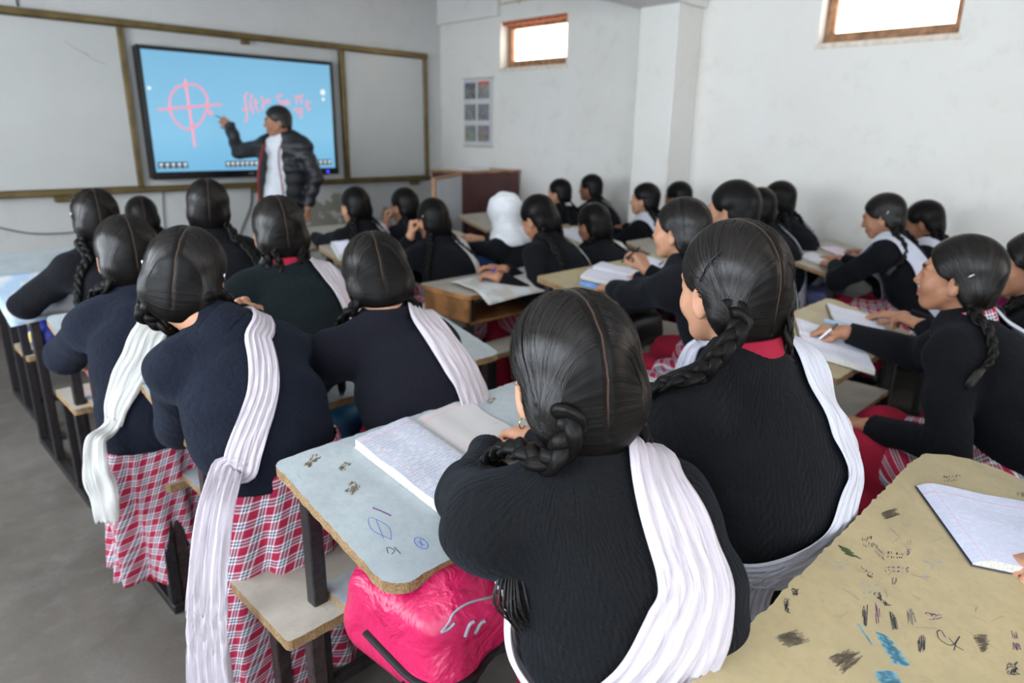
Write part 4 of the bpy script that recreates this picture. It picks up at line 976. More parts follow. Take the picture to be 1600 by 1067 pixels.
def ribbon(root, sd, pts, mat, o0, B, res, folds=5, amp=0.0035, name='shawl', th=0.003):
    M = (44, 60, 90)[res]; N = (13, 19, 31)[res]
    C = spline(pts, M); P = C[:, :3].copy(); att = np.clip(C[:, 3], 0, 1); W = np.abs(C[:, 4])
    e = 0.009
    for _ in range(4): P = P-(att*np.clip(sd(P)-e, -0.06, 0.06))[:, None]*grad(sd, P)
    for _ in range(2): P[1:-1] = (P[:-2]+2*P[1:-1]+P[2:])/4
    T = np.gradient(P, axis=0); T /= np.linalg.norm(T, axis=1, keepdims=True)+1e-9
    n = grad(sd, P); n = n-T*(n*T).sum(1, keepdims=True); n /= np.linalg.norm(n, axis=1, keepdims=True)+1e-9
    for _ in range(6): n[1:-1] = (n[:-2]+2*n[1:-1]+n[2:])/4
    n /= np.linalg.norm(n, axis=1, keepdims=True)+1e-9
    S = np.cross(T, n); u = np.linspace(-1, 1, N)
    V = P[:, None, :]+S[:, None, :]*(u[None, :]*W[:, None]/2)[..., None]
    V = V.reshape(-1, 3); A = np.repeat(att, N)
    for _ in range(4): V = V-(A*np.clip(sd(V)-e, -0.03, 0.035))[:, None]*grad(sd, V)
    V = V.reshape(M, N, 3)
    for _ in range(2): V[:, 1:-1] = (V[:, :-2]+2*V[:, 1:-1]+V[:, 2:])/4
    for _ in range(2): V[1:-1] = (V[:-2]+2*V[1:-1]+V[2:])/4
    L = np.concatenate([[0], np.cumsum(np.linalg.norm(np.diff(P, axis=0), axis=1))])
    ph = u[None, :]*PI*folds+1.5*np.sin(L*7)[:, None]+0.8*np.sin(L*17+1)[:, None]
    fold = amp*(0.55*np.sin(ph)+0.45*np.sin(ph*2.3+L[:, None]*9)+0.3*np.sin(ph*4.1-L[:, None]*13))*(1+1.2*(1-att))[:, None]
    edge = np.clip((1-np.abs(u))/0.12, 0, 1)[None, :]
    V = V+n[:, None, :]*(fold+amp*1.1)[..., None]*np.ones((M, N, 1))
    top = V+n[:, None, :]*(th*(0.4+0.6*edge))[..., None]; bot = V
    vs = np.concatenate([top.reshape(-1, 3), bot.reshape(-1, 3)]); K = M*N
    i, j = np.meshgrid(np.arange(M-1), np.arange(N-1), indexing='ij'); a = (i*N+j).ravel()
    fs = [np.stack([a, a+N, a+N+1, a+1], 1), np.stack([a+K+1, a+N+1+K, a+N+K, a+K], 1)]
    r = np.arange(M-1)*N; fs.append(np.stack([r+K, r+N+K, r+N, r], 1)); r = r+N-1; fs.append(np.stack([r, r+N, r+N+K, r+K], 1))
    r = np.arange(N-1); fs.append(np.stack([r, r+1, r+1+K, r+K], 1)); r = r+(M-1)*N; fs.append(np.stack([r+K, r+1+K, r+1, r], 1))
    uu = np.stack([np.tile(u, M)*np.repeat(W, N)/2, np.repeat(L, N)], 1); uv = np.vstack([uu, uu])
    return np_mesh(name, vs, np.concatenate(fs), mat, root, uv=uv, base=o0)
EYEW = plain('eye_white', (0.75, 0.73, 0.70), 0.2, 0.5); EYEB = plain('dark_brown_iris', (0.02, 0.01, 0.006), 0.1, 0.6)
HAIR_T = plain('loose_black_hair', (0.012, 0.010, 0.009), 0.45, 0.4, 0, 0.2, 200, 0.5)
SHOE = plain('black_shoe_leather', (0.01, 0.01, 0.01), 0.4, 0.5); DARKT = plain('dark_trouser_cloth', (0.012, 0.013, 0.02), 0.9, 0.2)
TEAL_B = plain('blue_denim_cloth', (0.02, 0.05, 0.14), 0.9, 0.2)
# shawl routes in body terms: (sideways, depth, share of the way hip->shoulders, clings, width)
def sash(right=1, drop=0.0, wd=0.11, out=0.0, tail=True, low=1.0):
    r = right
    main = [(-0.06*r, 0.14, 0.35, 1, wd*0.8), (0.03*r, 0.15, 0.7, 1, wd*0.9), (0.085*r, 0.09, 0.97, 1, wd*0.9), (0.098*r, 0.0, 1.10, 1, wd),
            ((0.105+out)*r, -0.09, 0.98, 1, wd*1.05), ((0.120+out)*r, -0.14, 0.78, 1, wd*1.1), ((0.125+out)*r, -0.15, 0.55, 1, wd*1.15), ((0.075+out)*r, -0.16, 0.32, 1, wd*1.15), (-0.03*r, -0.15, 0.10, 1, wd*1.0), (-0.13*r, -0.07, -0.02, 1, wd*0.8)]
    out_ = [main]
    if tail: out_.append([(-0.11*r, 0.10, 0.10, 1, 0.06), (-0.155*r, 0.03, 0.06, 1, 0.06), (-0.185*r, -0.01, -0.06, 0.6, 0.06), (-0.20*r, -0.02, -0.22, 0.1, 0.07), (-0.205*r, -0.03, -0.40, 0.0, 0.085)])
    return out_
def W(*a): return ('w',)+a      # a shawl route point given in room coordinates
P2B = [(1.100, 0.530, 1.128), (1.066, 0.530, 1.094), (1.035, 0.548, 1.052), (1.02, 0.585, 1.00), (1.05, 0.66, 0.93)]
P1B = [(0.632, 0.520, 1.085), (0.622, 0.518, 1.050), (0.612, 0.545, 1.015), (0.630, 0.62, 1.005), (0.66, 0.70, 0.95), (0.67, 0.73, 0.86)]
P1 = person('girl with a low white sash over black cable-knit, seated at the open handwritten notebook',
    (0.722, 0.60, 1.112), (0.835, 0.435, 0.50), body=32, face=26, pitch=14, roll=-3, res=2, knit=KNIT_CABLE, collar=PLAID, ch=0.55, shawl_m=SHAWL_P, desk_key='c1r1', sc_=1.04,
    hl=(0.93, 1.00, 0.765), el=(-1.0, 0.25, -0.5), hr=(1.04, 0.98, 0.775), er=(0.8, -0.2, -0.5), braids=(P1B, 'front'), rootz=-0.060,
    shawl=[[(0.05, 0.14, 0.75, 1, 0.10), (0.075, 0.08, 0.98, 1, 0.10), (0.082, -0.01, 1.10, 1, 0.10), (0.088, -0.09, 0.99, 1, 0.11), (0.080, -0.13, 0.89, 1, 0.12), (0.055, -0.15, 0.80, 1, 0.13), (0.018, -0.15, 0.71, 1, 0.135), (-0.025, -0.15, 0.62, 1, 0.13), (-0.07, -0.14, 0.52, 1, 0.12), (-0.115, -0.10, 0.42, 1, 0.10), (-0.15, -0.02, 0.34, 1, 0.08), (-0.12, 0.10, 0.30, 1, 0.08)],
           [(-0.13, 0.04, 0.80, 1, 0.035), (-0.15, 0.0, 0.72, 1, 0.045), (-0.172, -0.02, 0.56, 0.7, 0.055), (-0.19, -0.06, 0.20, 0.1, 0.065), (-0.195, -0.05, -0.15, 0.0, 0.08)]])
P2 = person('girl in black sweater and crimson collar, thick side braid, long pin in her hair',
    (1.195, 0.61, 1.175), (1.215, 0.49, 0.52), body=12, face=17, pitch=6, roll=-2, res=2, knit=KNIT_CABLE, collar=CRIMSON, desk_key='c1r1', sc_=1.05,
    hl=(1.20, 0.98, 0.775), el=(-0.5, -0.2, -0.9), hr=(1.40, 0.99, 0.775), braids=(P2B, 'loop'), rootz=-0.050,
    shawl=[[(0.05, 0.14, 0.75, 1, 0.10), (0.08, 0.08, 0.98, 1, 0.10), (0.095, 0.0, 1.08, 1, 0.10), (0.095, -0.10, 0.96, 1, 0.115), (0.095, -0.14, 0.82, 1, 0.13), (0.085, -0.15, 0.68, 1, 0.13), (0.055, -0.16, 0.56, 1, 0.125), (0.005, -0.16, 0.47, 1, 0.115), (-0.06, -0.15, 0.40, 1, 0.09), (-0.12, -0.10, 0.36, 1, 0.06), (-0.15, -0.02, 0.34, 1, 0.06)],
           [(-0.08, -0.13, 0.40, 1, 0.045), (-0.115, -0.11, 0.32, 1, 0.05), (-0.13, -0.10, 0.12, 0.8, 0.06), (-0.14, -0.10, -0.10, 0.2, 0.065)]])
P3 = person('girl leaning on her desk, narrow white shawl hanging from back to floor, plaid tunic',
    (0.580, 1.66, 1.110), (0.66, 1.43, 0.60), body=8, face=32, pitch=16, roll=10, res=2, knit=KNIT_FUZZ, desk_key='c1r2', collar=KNIT_FUZZ, hem=-0.055, legs=True, lower=False, shawl_m=SHAWL_P, bulk=0.9, tn=0.045, sc_=1.0, sw=0.113, hl_=0.1, nbo=(0.068, -0.055, 0.0),
    hl=(0.74, 1.83, 0.755), el=(-0.6, 0.2, -0.9), hr=(0.78, 1.79, 0.90), er=(1, -0.1, -0.5), pose_r='fist', fd_r=(-0.4, 0.1, 0.9), fn_r=(0.3, 0.9, 0.1), braids=('front', 'front'), knee={'l': (0.60, 1.62, 0.44), 'r': (0.74, 1.62, 0.44)},
    shawl=[[(0.04, 0.12, 0.75, 1, 0.07), (0.042, 0.07, 0.98, 1, 0.065), (0.040, 0.0, 1.09, 1, 0.06), (0.036, -0.08, 1.02, 1, 0.062), (0.015, -0.13, 0.85, 1, 0.065), (-0.035, -0.15, 0.66, 1, 0.07), (-0.075, -0.15, 0.50, 1, 0.075), (-0.105, -0.14, 0.35, 1, 0.075), W(0.478, 1.315, 0.74, 0.4, 0.072), W(0.450, 1.295, 0.69, 0, 0.075), W(0.425, 1.28, 0.612, 0, 0.078), W(0.402, 1.27, 0.508, 0, 0.082), W(0.390, 1.27, 0.40, 0, 0.09), W(0.385, 1.27, 0.29, 0, 0.10), W(0.385, 1.27, 0.18, 0, 0.105)]])
P4 = person('writing girl with bowed head and broad white sash, seated next to the plaid-tunic girl',
    (1.035, 1.56, 1.062), (1.10, 1.26, 0.53), body=18, face=28, pitch=34, roll=-6, res=1, knit=KNIT_FINE, desk_key='c1r2', collar=KNIT_FINE, shawl_m=SHAWL_P, sc_=1.03,
    hl=(1.12, 1.84, 0.76), el=(-1.0, 0.0, -0.5), hr=(1.22, 1.82, 0.765), er=(1, 0, -0.6), pose_r='write', braids=('front', 'front'),
    shawl=[[(0.05, 0.14, 0.75, 1, 0.10), (0.075, 0.08, 0.98, 1, 0.10), (0.085, 0.0, 1.09, 1, 0.11), (0.095, -0.09, 0.98, 1, 0.12), (0.105, -0.14, 0.78, 1, 0.125), (0.095, -0.15, 0.55, 1, 0.125), (0.06, -0.16, 0.32, 1, 0.12), (0.0, -0.16, 0.10, 1, 0.12), (-0.08, -0.10, -0.05, 1, 0.10)]])
P5 = person('girl at the aisle whose knotted white shawl hangs beside her plaid tunic',
    (0.625, 2.27, 1.080), (0.58, 2.06, 0.60), body=2, face=4, pitch=12, res=1, knit=KNIT_FUZZ, desk_key='c1r3', collar=KNIT_FUZZ, hem=0.05, tn=0.04, lower=False, hl_=0.15, bulk=1.3,
    hl=(0.62, 2.60, 0.77), el=(-1, -0.1, -0.6), hr=(0.75, 2.60, 0.77), braids=('front', 'loop'), knee={'l': (0.57, 2.24, 0.44), 'r': (0.66, 2.24, 0.44)}, shawl_m=SHAWL_C,
    shawl=[[W(0.66, 2.03, 1.03, 1, 0.08), W(0.605, 1.97, 0.96, 1, 0.085), W(0.53, 1.95, 0.85, 1, 0.09), W(0.46, 1.95, 0.75, 1, 0.08), W(0.41, 1.95, 0.67, 0.4, 0.05)],
           [W(0.42, 1.955, 0.675, 0.3, 0.045), W(0.395, 1.95, 0.64, 0, 0.05), W(0.385, 1.95, 0.56, 0, 0.075), W(0.392, 1.955, 0.47, 0, 0.085), W(0.39, 1.96, 0.39, 0, 0.06)]])
P6 = person('girl in plain green-black sweater with a pink collar, directly below the teacher',
    (1.125, 2.29, 1.107), (1.16, 2.02, 0.53), body=14, face=14, pitch=8, roll=-3, res=1, knit=KNIT_GREEN, desk_key='c1r3', collar=CRIMSON, shawl_m=SHAWL_P, shawl=sash(out=0.02, wd=0.10), braids=('loop', 'loop'), sc_=1.04, bulk=1.3,
    hl=(1.00, 2.60, 0.77), hr=(1.28, 2.60, 0.77))
P7 = person('girl with doubled-up braids reading at the newspaper-covered aisle desk',
    (0.775, 3.15, 1.095), (0.79, 2.86, 0.52), knee={'l': (0.74, 3.20, 0.49), 'r': (0.90, 3.22, 0.49)}, body=-6, face=8, pitch=12, res=1, knit=KNIT_BLACK, desk_key='c1r4', collar=SHAWL_C, braids=('back', 'loop'), hl=(0.66, 3.42, 0.77), el=(-1, 0, -0.5), hr=(0.86, 3.40, 0.77), shawl=sash(tail=False), bulk=1.4)
P8 = person('small girl in the front row under the left whiteboard, only her crown visible',
    (1.218, 4.06, 0.985), (1.20, 3.72, 0.50), body=5, face=10, pitch=22, knit=KNIT_BLACK, desk_key='c1r5', braids=('front', 'front'), sc_=0.95)
P9 = person('girl with two long plaits falling down her back, white at the neck',
    (1.185, 3.05, 1.125), (1.20, 2.83, 0.54), body=16, face=20, pitch=4, roll=3, res=1, knit=KNIT_BLACK, desk_key='c1r4', collar=None, braids=('side', 'back'), shawl=None, hl=(1.05, 3.42, 0.77), hr=(1.30, 3.42, 0.77), hair_low=0.015)
P10 = person('front-row girl before the peeling plaster, white shawl along her shoulder',
    (2.325, 3.70, 1.012), (2.33, 3.44, 0.46), body=2, face=-4, pitch=6, knit=KNIT_BLACK, desk_key='c2r5', shawl=sash(out=0.02, wd=0.09), shawl_m=SHAWL_P, braids=('back', 'back'), sc_=0.98)
P11 = person('front-row girl holding her chin in her hand beside the white cabinet door',
    (2.665, 3.66, 0.995), (2.72, 3.42, 0.46), body=-4, face=-10, pitch=8, knit=KNIT_BLACK, desk_key='c2r5', hl=(2.545, 3.69, 0.855), el=(-0.2, 0.5, -1), pose_l='fist', fd_l=(0.2, 0.25, 0.9), fn_l=(-0.7, 0.7, 0), braids=('back', 'back'), sc_=0.97)
P12 = person('girl resting her cheek on her fist, long cream shawl down her back',
    (2.395, 3.03, 0.985), (2.40, 2.80, 0.46), body=8, face=4, pitch=10, knit=KNIT_BLACK, desk_key='c2r4', hl=(2.285, 3.085, 0.87), el=(-0.3, 0.4, -1), pose_l='fist', fd_l=(0.15, 0.05, 0.95), fn_l=(-0.8, 0.5, 0), shawl=sash(out=0.02, wd=0.10), shawl_m=SHAWL_C, braids=('back', 'back'), skin=SKIN)
P13 = person('girl wearing a white headscarf, writing with a blue pen',
    (2.835, 2.91, 0.995), (2.90, 2.74, 0.47), body=-10, face=-6, pitch=18, knit=KNIT_BLACK, desk_key='c2r4', hl=(2.80, 3.32, 0.75), hr=(2.86, 3.12, 0.80), el=(-1, 0, -0.5), pose_l='write', scarf=True)
P14 = person('writing girl leaning over the newspaper on the wooden desk',
    (2.742, 2.555, 1.010), (2.77, 2.34, 0.48), body=-14, face=-2, pitch=30, knit=KNIT_BLACK, desk_key='c2r3', hl=(2.36, 2.44, 0.735), el=(-0.8, -0.5, -0.8), hr=(2.52, 2.56, 0.74), pose_l='write', pose_r='rest', shawl=sash(out=0.03, wd=0.09), shawl_m=SHAWL_C, braids=('back', 'loop'), skin=SKIN_M, sc_=1.05)
P15 = person('girl with bowed head between the wooden desk and the tan desk, cream sash',
    (3.10, 2.455, 0.960), (3.14, 2.24, 0.45), body=2, face=6, pitch=16, knit=KNIT_BLACK, desk_key='c2r3', shawl=sash(out=0.03, wd=0.09), shawl_m=SHAWL_C, braids=('front', 'loop'), skin=SKIN_M)
P16 = person('girl looking up from her notebook and blue textbook, pen raised in her hand',
    (2.215, 1.345, 1.118), (2.26, 1.12, 0.50), body=-10, face=-6, pitch=0, res=1, knit=KNIT_BLACK, desk_key='c2r2', hr=(2.50, 1.66, 0.865), pose_r='write', fd_r=(0.1, 0.5, 0.5), hl=(2.34, 1.74, 0.80), el=(-1, 0.1, -0.5), er=(0.8, -0.3, -0.6), braids=('loop', 'loop'), bulk=1.5,
    shawl=[[(-0.12, 0.05, 0.25, 1, 0.06), (-0.15, -0.01, 0.14, 1, 0.06), W(1.99, 1.045, 0.80, 0.2, 0.05), W(1.93, 1.07, 0.79, 0, 0.035)], [W(1.925, 1.07, 0.795, 0, 0.03), W(1.90, 1.08, 0.765, 0, 0.045), W(1.885, 1.09, 0.70, 0, 0.055), W(1.88, 1.09, 0.66, 0, 0.05)]])
P17 = person('girl sitting behind the tan desk, mostly hidden by the girl with the hairpin',
    (2.60, 1.35, 1.165), (2.62, 1.16, 0.53), body=2, face=-4, pitch=4, knit=KNIT_BLACK, desk_key='c2r2', shawl=sash(out=0.03, wd=0.09), braids=('loop', 'back'))
PG = person('girl seen in profile, white sash round her back, writing in an open notebook',
    (2.300, 0.465, 1.070), (2.30, 0.22, 0.50), body=-4, face=-4, pitch=-2, res=2, knit=KNIT_BLACK, desk_key='c2r1', hr=(2.49, 0.80, 0.775), pose_r='write', er=(0.8, -0.2, -0.6), hl=(2.16, 0.58, 0.585), el=(-0.5, -0.7, -0.5), collar=PLAID, skin=SKIN_M, braids=('side', 'back'), sc_=1.02, bulk=1.2,
    shawl=[[(0.05, 0.14, 0.75, 1, 0.08), (0.075, 0.08, 0.98, 1, 0.08), (0.07, -0.01, 1.08, 1, 0.09), (0.06, -0.10, 0.96, 1, 0.10), (0.05, -0.15, 0.72, 1, 0.10), (0.03, -0.16, 0.45, 1, 0.10), (-0.04, -0.15, 0.20, 1, 0.10), (-0.13, -0.07, 0.04, 1, 0.09), (-0.15, 0.05, 0.0, 1, 0.08), (-0.11, 0.16, 0.0, 1, 0.08)],
           [(-0.10, 0.15, 0.02, 1, 0.05), (-0.115, 0.18, 0.06, 0.5, 0.06), (-0.12, 0.20, 0.14, 0.3, 0.03)]])
P19 = person('girl at the picture edge, only nose, chin and one hand in view',
    (2.775, 0.365, 1.055), (2.80, 0.12, 0.48), body=-6, face=-8, pitch=0, res=1, knit=KNIT_BLACK, desk_key='c2r1', hl=(2.79, 0.64, 0.775), pose_l='cup', el=(-0.6, -0.5, -0.6), hr=(2.95, 0.74, 0.76), skin=SKIN_M, braids=('front', 'front'))
P21 = person('girl by the right wall showing only a hand on the desk over the pink bag',
    (4.86-0.20, 0.22, 1.04), (4.62, 0.02, 0.48), body=-4, face=-4, pitch=6, knit=KNIT_BLACK, desk_key='c3r1', hl=(4.42, 0.66, 0.77), hr=(4.68, 0.64, 0.77), skin=SKIN_D, pose_l='cup')
P22 = person('girl with hair clips, white sash over near shoulder, writing beside the right wall',
    (3.96, 1.20, 1.058), (4.00, 0.98, 0.50), body=-8, face=-8, pitch=16, res=1, knit=KNIT_BLACK, desk_key='c3r2', hl=(4.02, 1.42, 0.745), el=(-1, -0.1, -0.5), hr=(4.22, 1.46, 0.75), pose_l='write', skin=SKIN_M, braids=('side', 'back'), shawl=sash(right=-1, wd=0.10), bulk=1.3)
P23 = person('girl with looped braids next to the wall, half hidden behind her neighbour with clips',
    (4.44, 1.13, 1.00), (4.45, 0.94, 0.47), body=0, face=-2, pitch=22, knit=KNIT_BLACK, desk_key='c3r2', skin=SKIN_D, braids=('loop', 'back'), shawl=sash(right=-1, wd=0.09), hl=(4.38, 1.36, 0.735), hr=(4.58, 1.42, 0.75))
P24 = person('girl in front of the bare wall right of the pilaster, thin white sash behind',
    (4.36, 1.955, 1.065), (4.36, 1.74, 0.50), body=6, face=-2, pitch=6, knit=KNIT_BLACK, desk_key='c3r3', skin=SKIN_D, braids=('back', 'back'), shawl=sash(out=0.03, wd=0.08), sc_=1.02)
P25 = person('girl squeezed between two black heads against the bare wall, white shawl on her shoulder',
    (3.97, 1.90, 1.045), (3.98, 1.68, 0.48), body=4, face=0, pitch=10, knit=KNIT_BLACK, desk_key='c3r3', braids=('front', 'back'), shawl=sash(out=0.02, wd=0.09))
P26 = person('girl by the pilaster, broad white sash over near shoulder, hand raised over the page',
    (4.02, 2.74, 1.03), (4.06, 2.52, 0.49), body=-14, face=-16, pitch=0, knit=KNIT_BLACK, desk_key='c3r4', hl=(3.90, 2.98, 0.86), pose_l='cup', el=(-0.5, -0.2, -1), hr=(4.10, 3.14, 0.77), braids=('back', 'back'), shawl=sash(right=-1, wd=0.10), sc_=0.96)
P27 = person('girl directly against the pilaster, behind the girl with the raised hand',
    (4.34, 2.68, 1.03), (4.36, 2.44, 0.49), body=0, face=-2, pitch=6, knit=KNIT_BLACK, desk_key='c3r4', skin=SKIN_D, braids=('back', 'back'), sc_=0.96)
P28 = person('front-row girl by the right wall with a hair band low on her nape',
    (4.13, 3.62, 1.01), (4.17, 3.42, 0.48), body=-14, face=-16, pitch=4, knit=KNIT_BLACK, desk_key='c3r5', collar=SHAWL_C, braids=('back', 'back'), sc_=0.93)
P29 = person('front-row girl with a thin plait sticking out, seated closest to the corner wall',
    (4.42, 3.54, 1.04), (4.46, 3.33, 0.50), body=-8, face=-14, pitch=2, knit=KNIT_BLACK, desk_key='c3r5', skin=SKIN_D, shawl_m=SHAWL_P, shawl=sash(out=0.02, wd=0.08), braids=('back', 'side'), sc_=0.93)
P0 = person('person outside the frame at the yellow desk, only fingers and a dark cuff showing',
    (1.86, -0.12, 1.12), (1.88, -0.36, 0.50), body=-20, face=-18, pitch=14, res=1, knit=KNIT_FUZZ, desk_key='c1r0', hl=(1.395, 0.045, 0.735), el=(-0.3, -0.8, 0.2), fd_l=(-0.75, 0.55, 0.05), fn_l=(0.2, 0.15, 0.9), pose_l='cup', hr=(1.98, -0.22, 0.60), braids=('front', 'front'))
# ---- long tunics of the two leaning girls
def long_tunic(p, zt, zb, ct, rt_, cb, rb, seed=0):
    n, m = 140, 60; vs, us = [], []; rnd = random.Random(seed); ph = [rnd.uniform(0, 6.28) for _ in range(5)]; o0 = p['o0']
    for i in range(m):
        t = i/(m-1); z = zt+(zb-zt)*t; cx, cy = (ct[k]+(cb[k]-ct[k])*t**1.1 for k in (0, 1)); rx, ry = (rt_[k]+(rb[k]-rt_[k])*(t**0.75) for k in (0, 1))
        for j in range(n):
            a = 2*PI*j/n; f = 0.003+t*0.016
            r = 1+(f*math.sin(7*a+ph[0]+t*1.2)+f*0.7*math.sin(11*a+ph[1]-t*2)+f*0.5*math.sin(17*a+ph[2]))/0.16
            vs.append((cx+rx*r*math.cos(a), cy+ry*r*math.sin(a), z)); us.append((a*0.19*(1+0.25*t), z*1.03+0.02*math.sin(a*2+t*3)))
    fs = [(i*n+j, (i+1)*n+j, (i+1)*n+(j+1) % n, i*n+(j+1) % n) for i in range(m-1) for j in range(n)]
    us = np.array(us); V_ = np.array(vs)
    ob = np_mesh('tunic', V_, np.array(fs), PLAID, p['root'], uv=us, base=o0)
    sm_ = ob.modifiers.new('solid', 'SOLIDIFY'); sm_.thickness = 0.004; sm_.offset = -1
long_tunic(P3, 0.73, 0.06, (0.661, 1.430), (0.142, 0.111), (0.700, 1.520), (0.235, 0.155), 1)
long_tunic(P5, 0.60, 0.10, (0.582, 2.075), (0.150, 0.120), (0.61, 2.13), (0.185, 0.125), 4)
for p in (P3, P5):
    hp = p['hp']
    for q in 'lr':
        a0 = p['kn'][q][2]; 
        f_ = lambda P: smin(cone(P, p['kn'][q][1], a0, 0.075, 0.06), cone(P, p['kn'][q][0], p['kn'][q][1], 0.08, 0.075), 0.03)
        Vt, Ft = mesh_sdf(f_, np.minimum(a0, hp)-0.18, np.maximum(a0, hp)+0.18, 0.014); np_mesh('trouser_leg', Vt, Ft, CRIMSON, p['root'], uv=Vt[:, [1, 2]], base=p['o0'])
# ---- teacher
NYL = NT('black_quilted_nylon'); nn = NYL.noise(NYL.obj(), 9, 4, 0.6); NYL.col(NYL.ramp(nn, [(0.35, (0.008, 0.009, 0.012)), (0.7, (0.022, 0.024, 0.03))])); NYL.rough(0.45, 0.45); NYL.bump(nn, 0.8, 0.02)
WSH = plain('white_shirt_cotton', (0.72, 0.75, 0.80), 0.8, 0.2, 0, 0.2, 12, 0.04)
PT = person('teacher in dark open jacket and white shirt, pointing a stylus at the screen',
    (2.665, 5.295, 1.520), (2.64, 5.31, 0.92), body=-130, face=-68, pitch=4, sc_=1.0, res=1, knit=WSH, skin=SKIN_M, group='teacher at the board', braids=(None, None), hair_low=0.05, hair_mat=HAIR_T, collar=WSH,
    hr=(2.475, 5.745, 1.475), er=(-0.2, 0.0, -1), pose_r='write', fd_r=(-0.25, 0.8, 0.4), fn_r=(-0.9, -0.2, 0.5), hl=(2.78, 5.12, 0.86), el=(0.5, -0.6, 0.1), fd_l=(0, -0.05, -1), fn_l=(0.9, -0.4, 0), pose_l='cup', sw=0.150, hem_plaid=False,
    knee={'l': (2.70, 5.22, 0.49), 'r': (2.62, 5.38, 0.49)}, bulk=0.6, hem=0.12)
del PT['root']['group']
p = PT; s_ = p['s']
def jacket(P):
    hp, SM, NB, sh, arm, B = p['hp'], p['SM'], p['NB'], p['sh'], p['arm'], p['B']; o = 0.040
    CH = hp+(SM-hp)*0.62+B@V3(0, -0.02, 0)
    a = econe(P, hp-V3(0, 0, 0.12), CH, 0.150+o, 0.148+o, 0.76, 0.76, B[:, 0])
    a = smin(a, econe(P, CH, SM, 0.148+o, 0.095+o, 0.76, 0.72, B[:, 0]), 0.05)
    for q in 'lr':
        a = smin(a, cone(P, NB-V3(0, 0, 0.03), sh[q], 0.05+o*0.7, 0.055+o*0.7), 0.05)
        v = smin(cone(P, arm[q][0], arm[q][1], 0.072, 0.058), cone(P, arm[q][1], arm[q][2], 0.056, 0.046), 0.02); a = smin(a, v, 0.03)
        dd = nz_(arm[q][2]-arm[q][1]); qd = np.sqrt(((P-arm[q][2])**2).sum(1)); a = np.where(qd < 0.09, np.maximum(a, (P-arm[q][2])@dd), a)
    L = (P-hp)@B
    w_ = 0.098-0.03*np.clip((L[:, 2]-0.1)/0.3, 0, 1)
    a = smax(a, -np.maximum(np.abs(L[:, 0]-0.0)-w_, 0.03-0.06*np.clip(L[:, 2]/0.35, 0, 1)-L[:, 1]), 0.012)
    a = smax(a, -cone(P, NB+V3(0, 0, 0.0), NB+V3(0, 0, 0.12), 0.064, 0.075), 0.01)
    a = a+0.004*np.sin(P[:, 2]*70)*1.0
    return np.maximum(a, (hp[2]-0.16)-P[:, 2])
pp_ = np.array([p['hp'], p['NB'], *p['arm']['l'], *p['arm']['r']])
Vt, Ft = mesh_sdf(jacket, pp_.min(0)-V3(0.2, 0.2, 0.2), pp_.max(0)+V3(0.2, 0.2, 0.12), 0.0085); np_mesh('jacket', Vt, Ft, NYL.m, p['root'], uv=Vt[:, :2], base=p['o0'])
RED = plain('dark_red_lining', (0.26, 0.035, 0.03), 0.7, 0.3)
B = p['B']
def lin(sg):
    pts = [p['hp']+B@V3(sg*x, y, z) for x, y, z in ((0.105, 0.150, -0.15), (0.100, 0.155, 0.0), (0.094, 0.155, 0.15), (0.078, 0.140, 0.27), (0.066, 0.080, 0.38), (0.072, 0.0, 0.425), (0.05, -0.065, 0.43))]
    m = MB(); m.tube([tuple(q-p['o0']) for q in spline(pts, 30)], 0.010, 8, flat=0.5); m.build('jacket_lining', RED, p['root'], smooth=True)
lin(-1); lin(1)
m = MB(); cE = p['hp']+B@V3(-0.105, 0.146, 0.20)-p['o0']; d_ = B@V3(-0.2, 1, 0); m.tube([tuple(cE-d_*0.01), tuple(cE+d_*0.012)], 0.013, 12, flat=0.6); m.build('jacket_badge', WSH, p['root'])
m = MB(); m.tube([(2.495, 5.80, 1.512), (2.45, 5.84, 1.530), (2.418, 5.876, 1.548)], [0.006, 0.005, 0.002], 8); tag(m.build('stylus', BLK), 'dark stylus held by the teacher against the screen', 'stylus')
# ---- hair pins and clips
def clip(p, pts, r, mat, name='hair_clip'):
    m = MB(); m.tube([tuple(p['hd']+p['H']@V3(*q)*p['s']-p['o0']) for q in pts], r, 6); m.build(name, mat, p['root'], smooth=True)
SILV = plain('shiny_silver', (0.6, 0.6, 0.62), 0.2, 0.6, 0.9)
clip(P2, [(-0.072, -0.055, 0.062), (-0.084, -0.036, 0.040), (-0.0885, -0.018, 0.005)], 0.0012, plain('dark_hairpin', (0.02, 0.02, 0.025), 0.15, 0.8, 0.7), 'hairpin')
for P_ in (P22, P3, P7, P12, PG):
    clip(P_, [(-0.086, -0.045, 0.010), (-0.0865, -0.030, -0.004)], 0.0028, SILV); 
clip(P3, [(0.086, -0.030, 0.006), (0.086, -0.018, -0.012)], 0.0028, SILV)
m = MB(); c_ = P1['hd']+P1['H']@V3(-0.080, -0.002, -0.068)*P1['s']-P1['o0']
m.tube([tuple(c_+V3(0.006*math.cos(a), 0, 0.008*math.sin(a))) for a in np.linspace(0.6, 5.6, 14)], 0.0009, 6); m.build('earring', plain('gold', (0.7, 0.45, 0.12), 0.2, 0.6, 1.0), P1['root'], smooth=True)

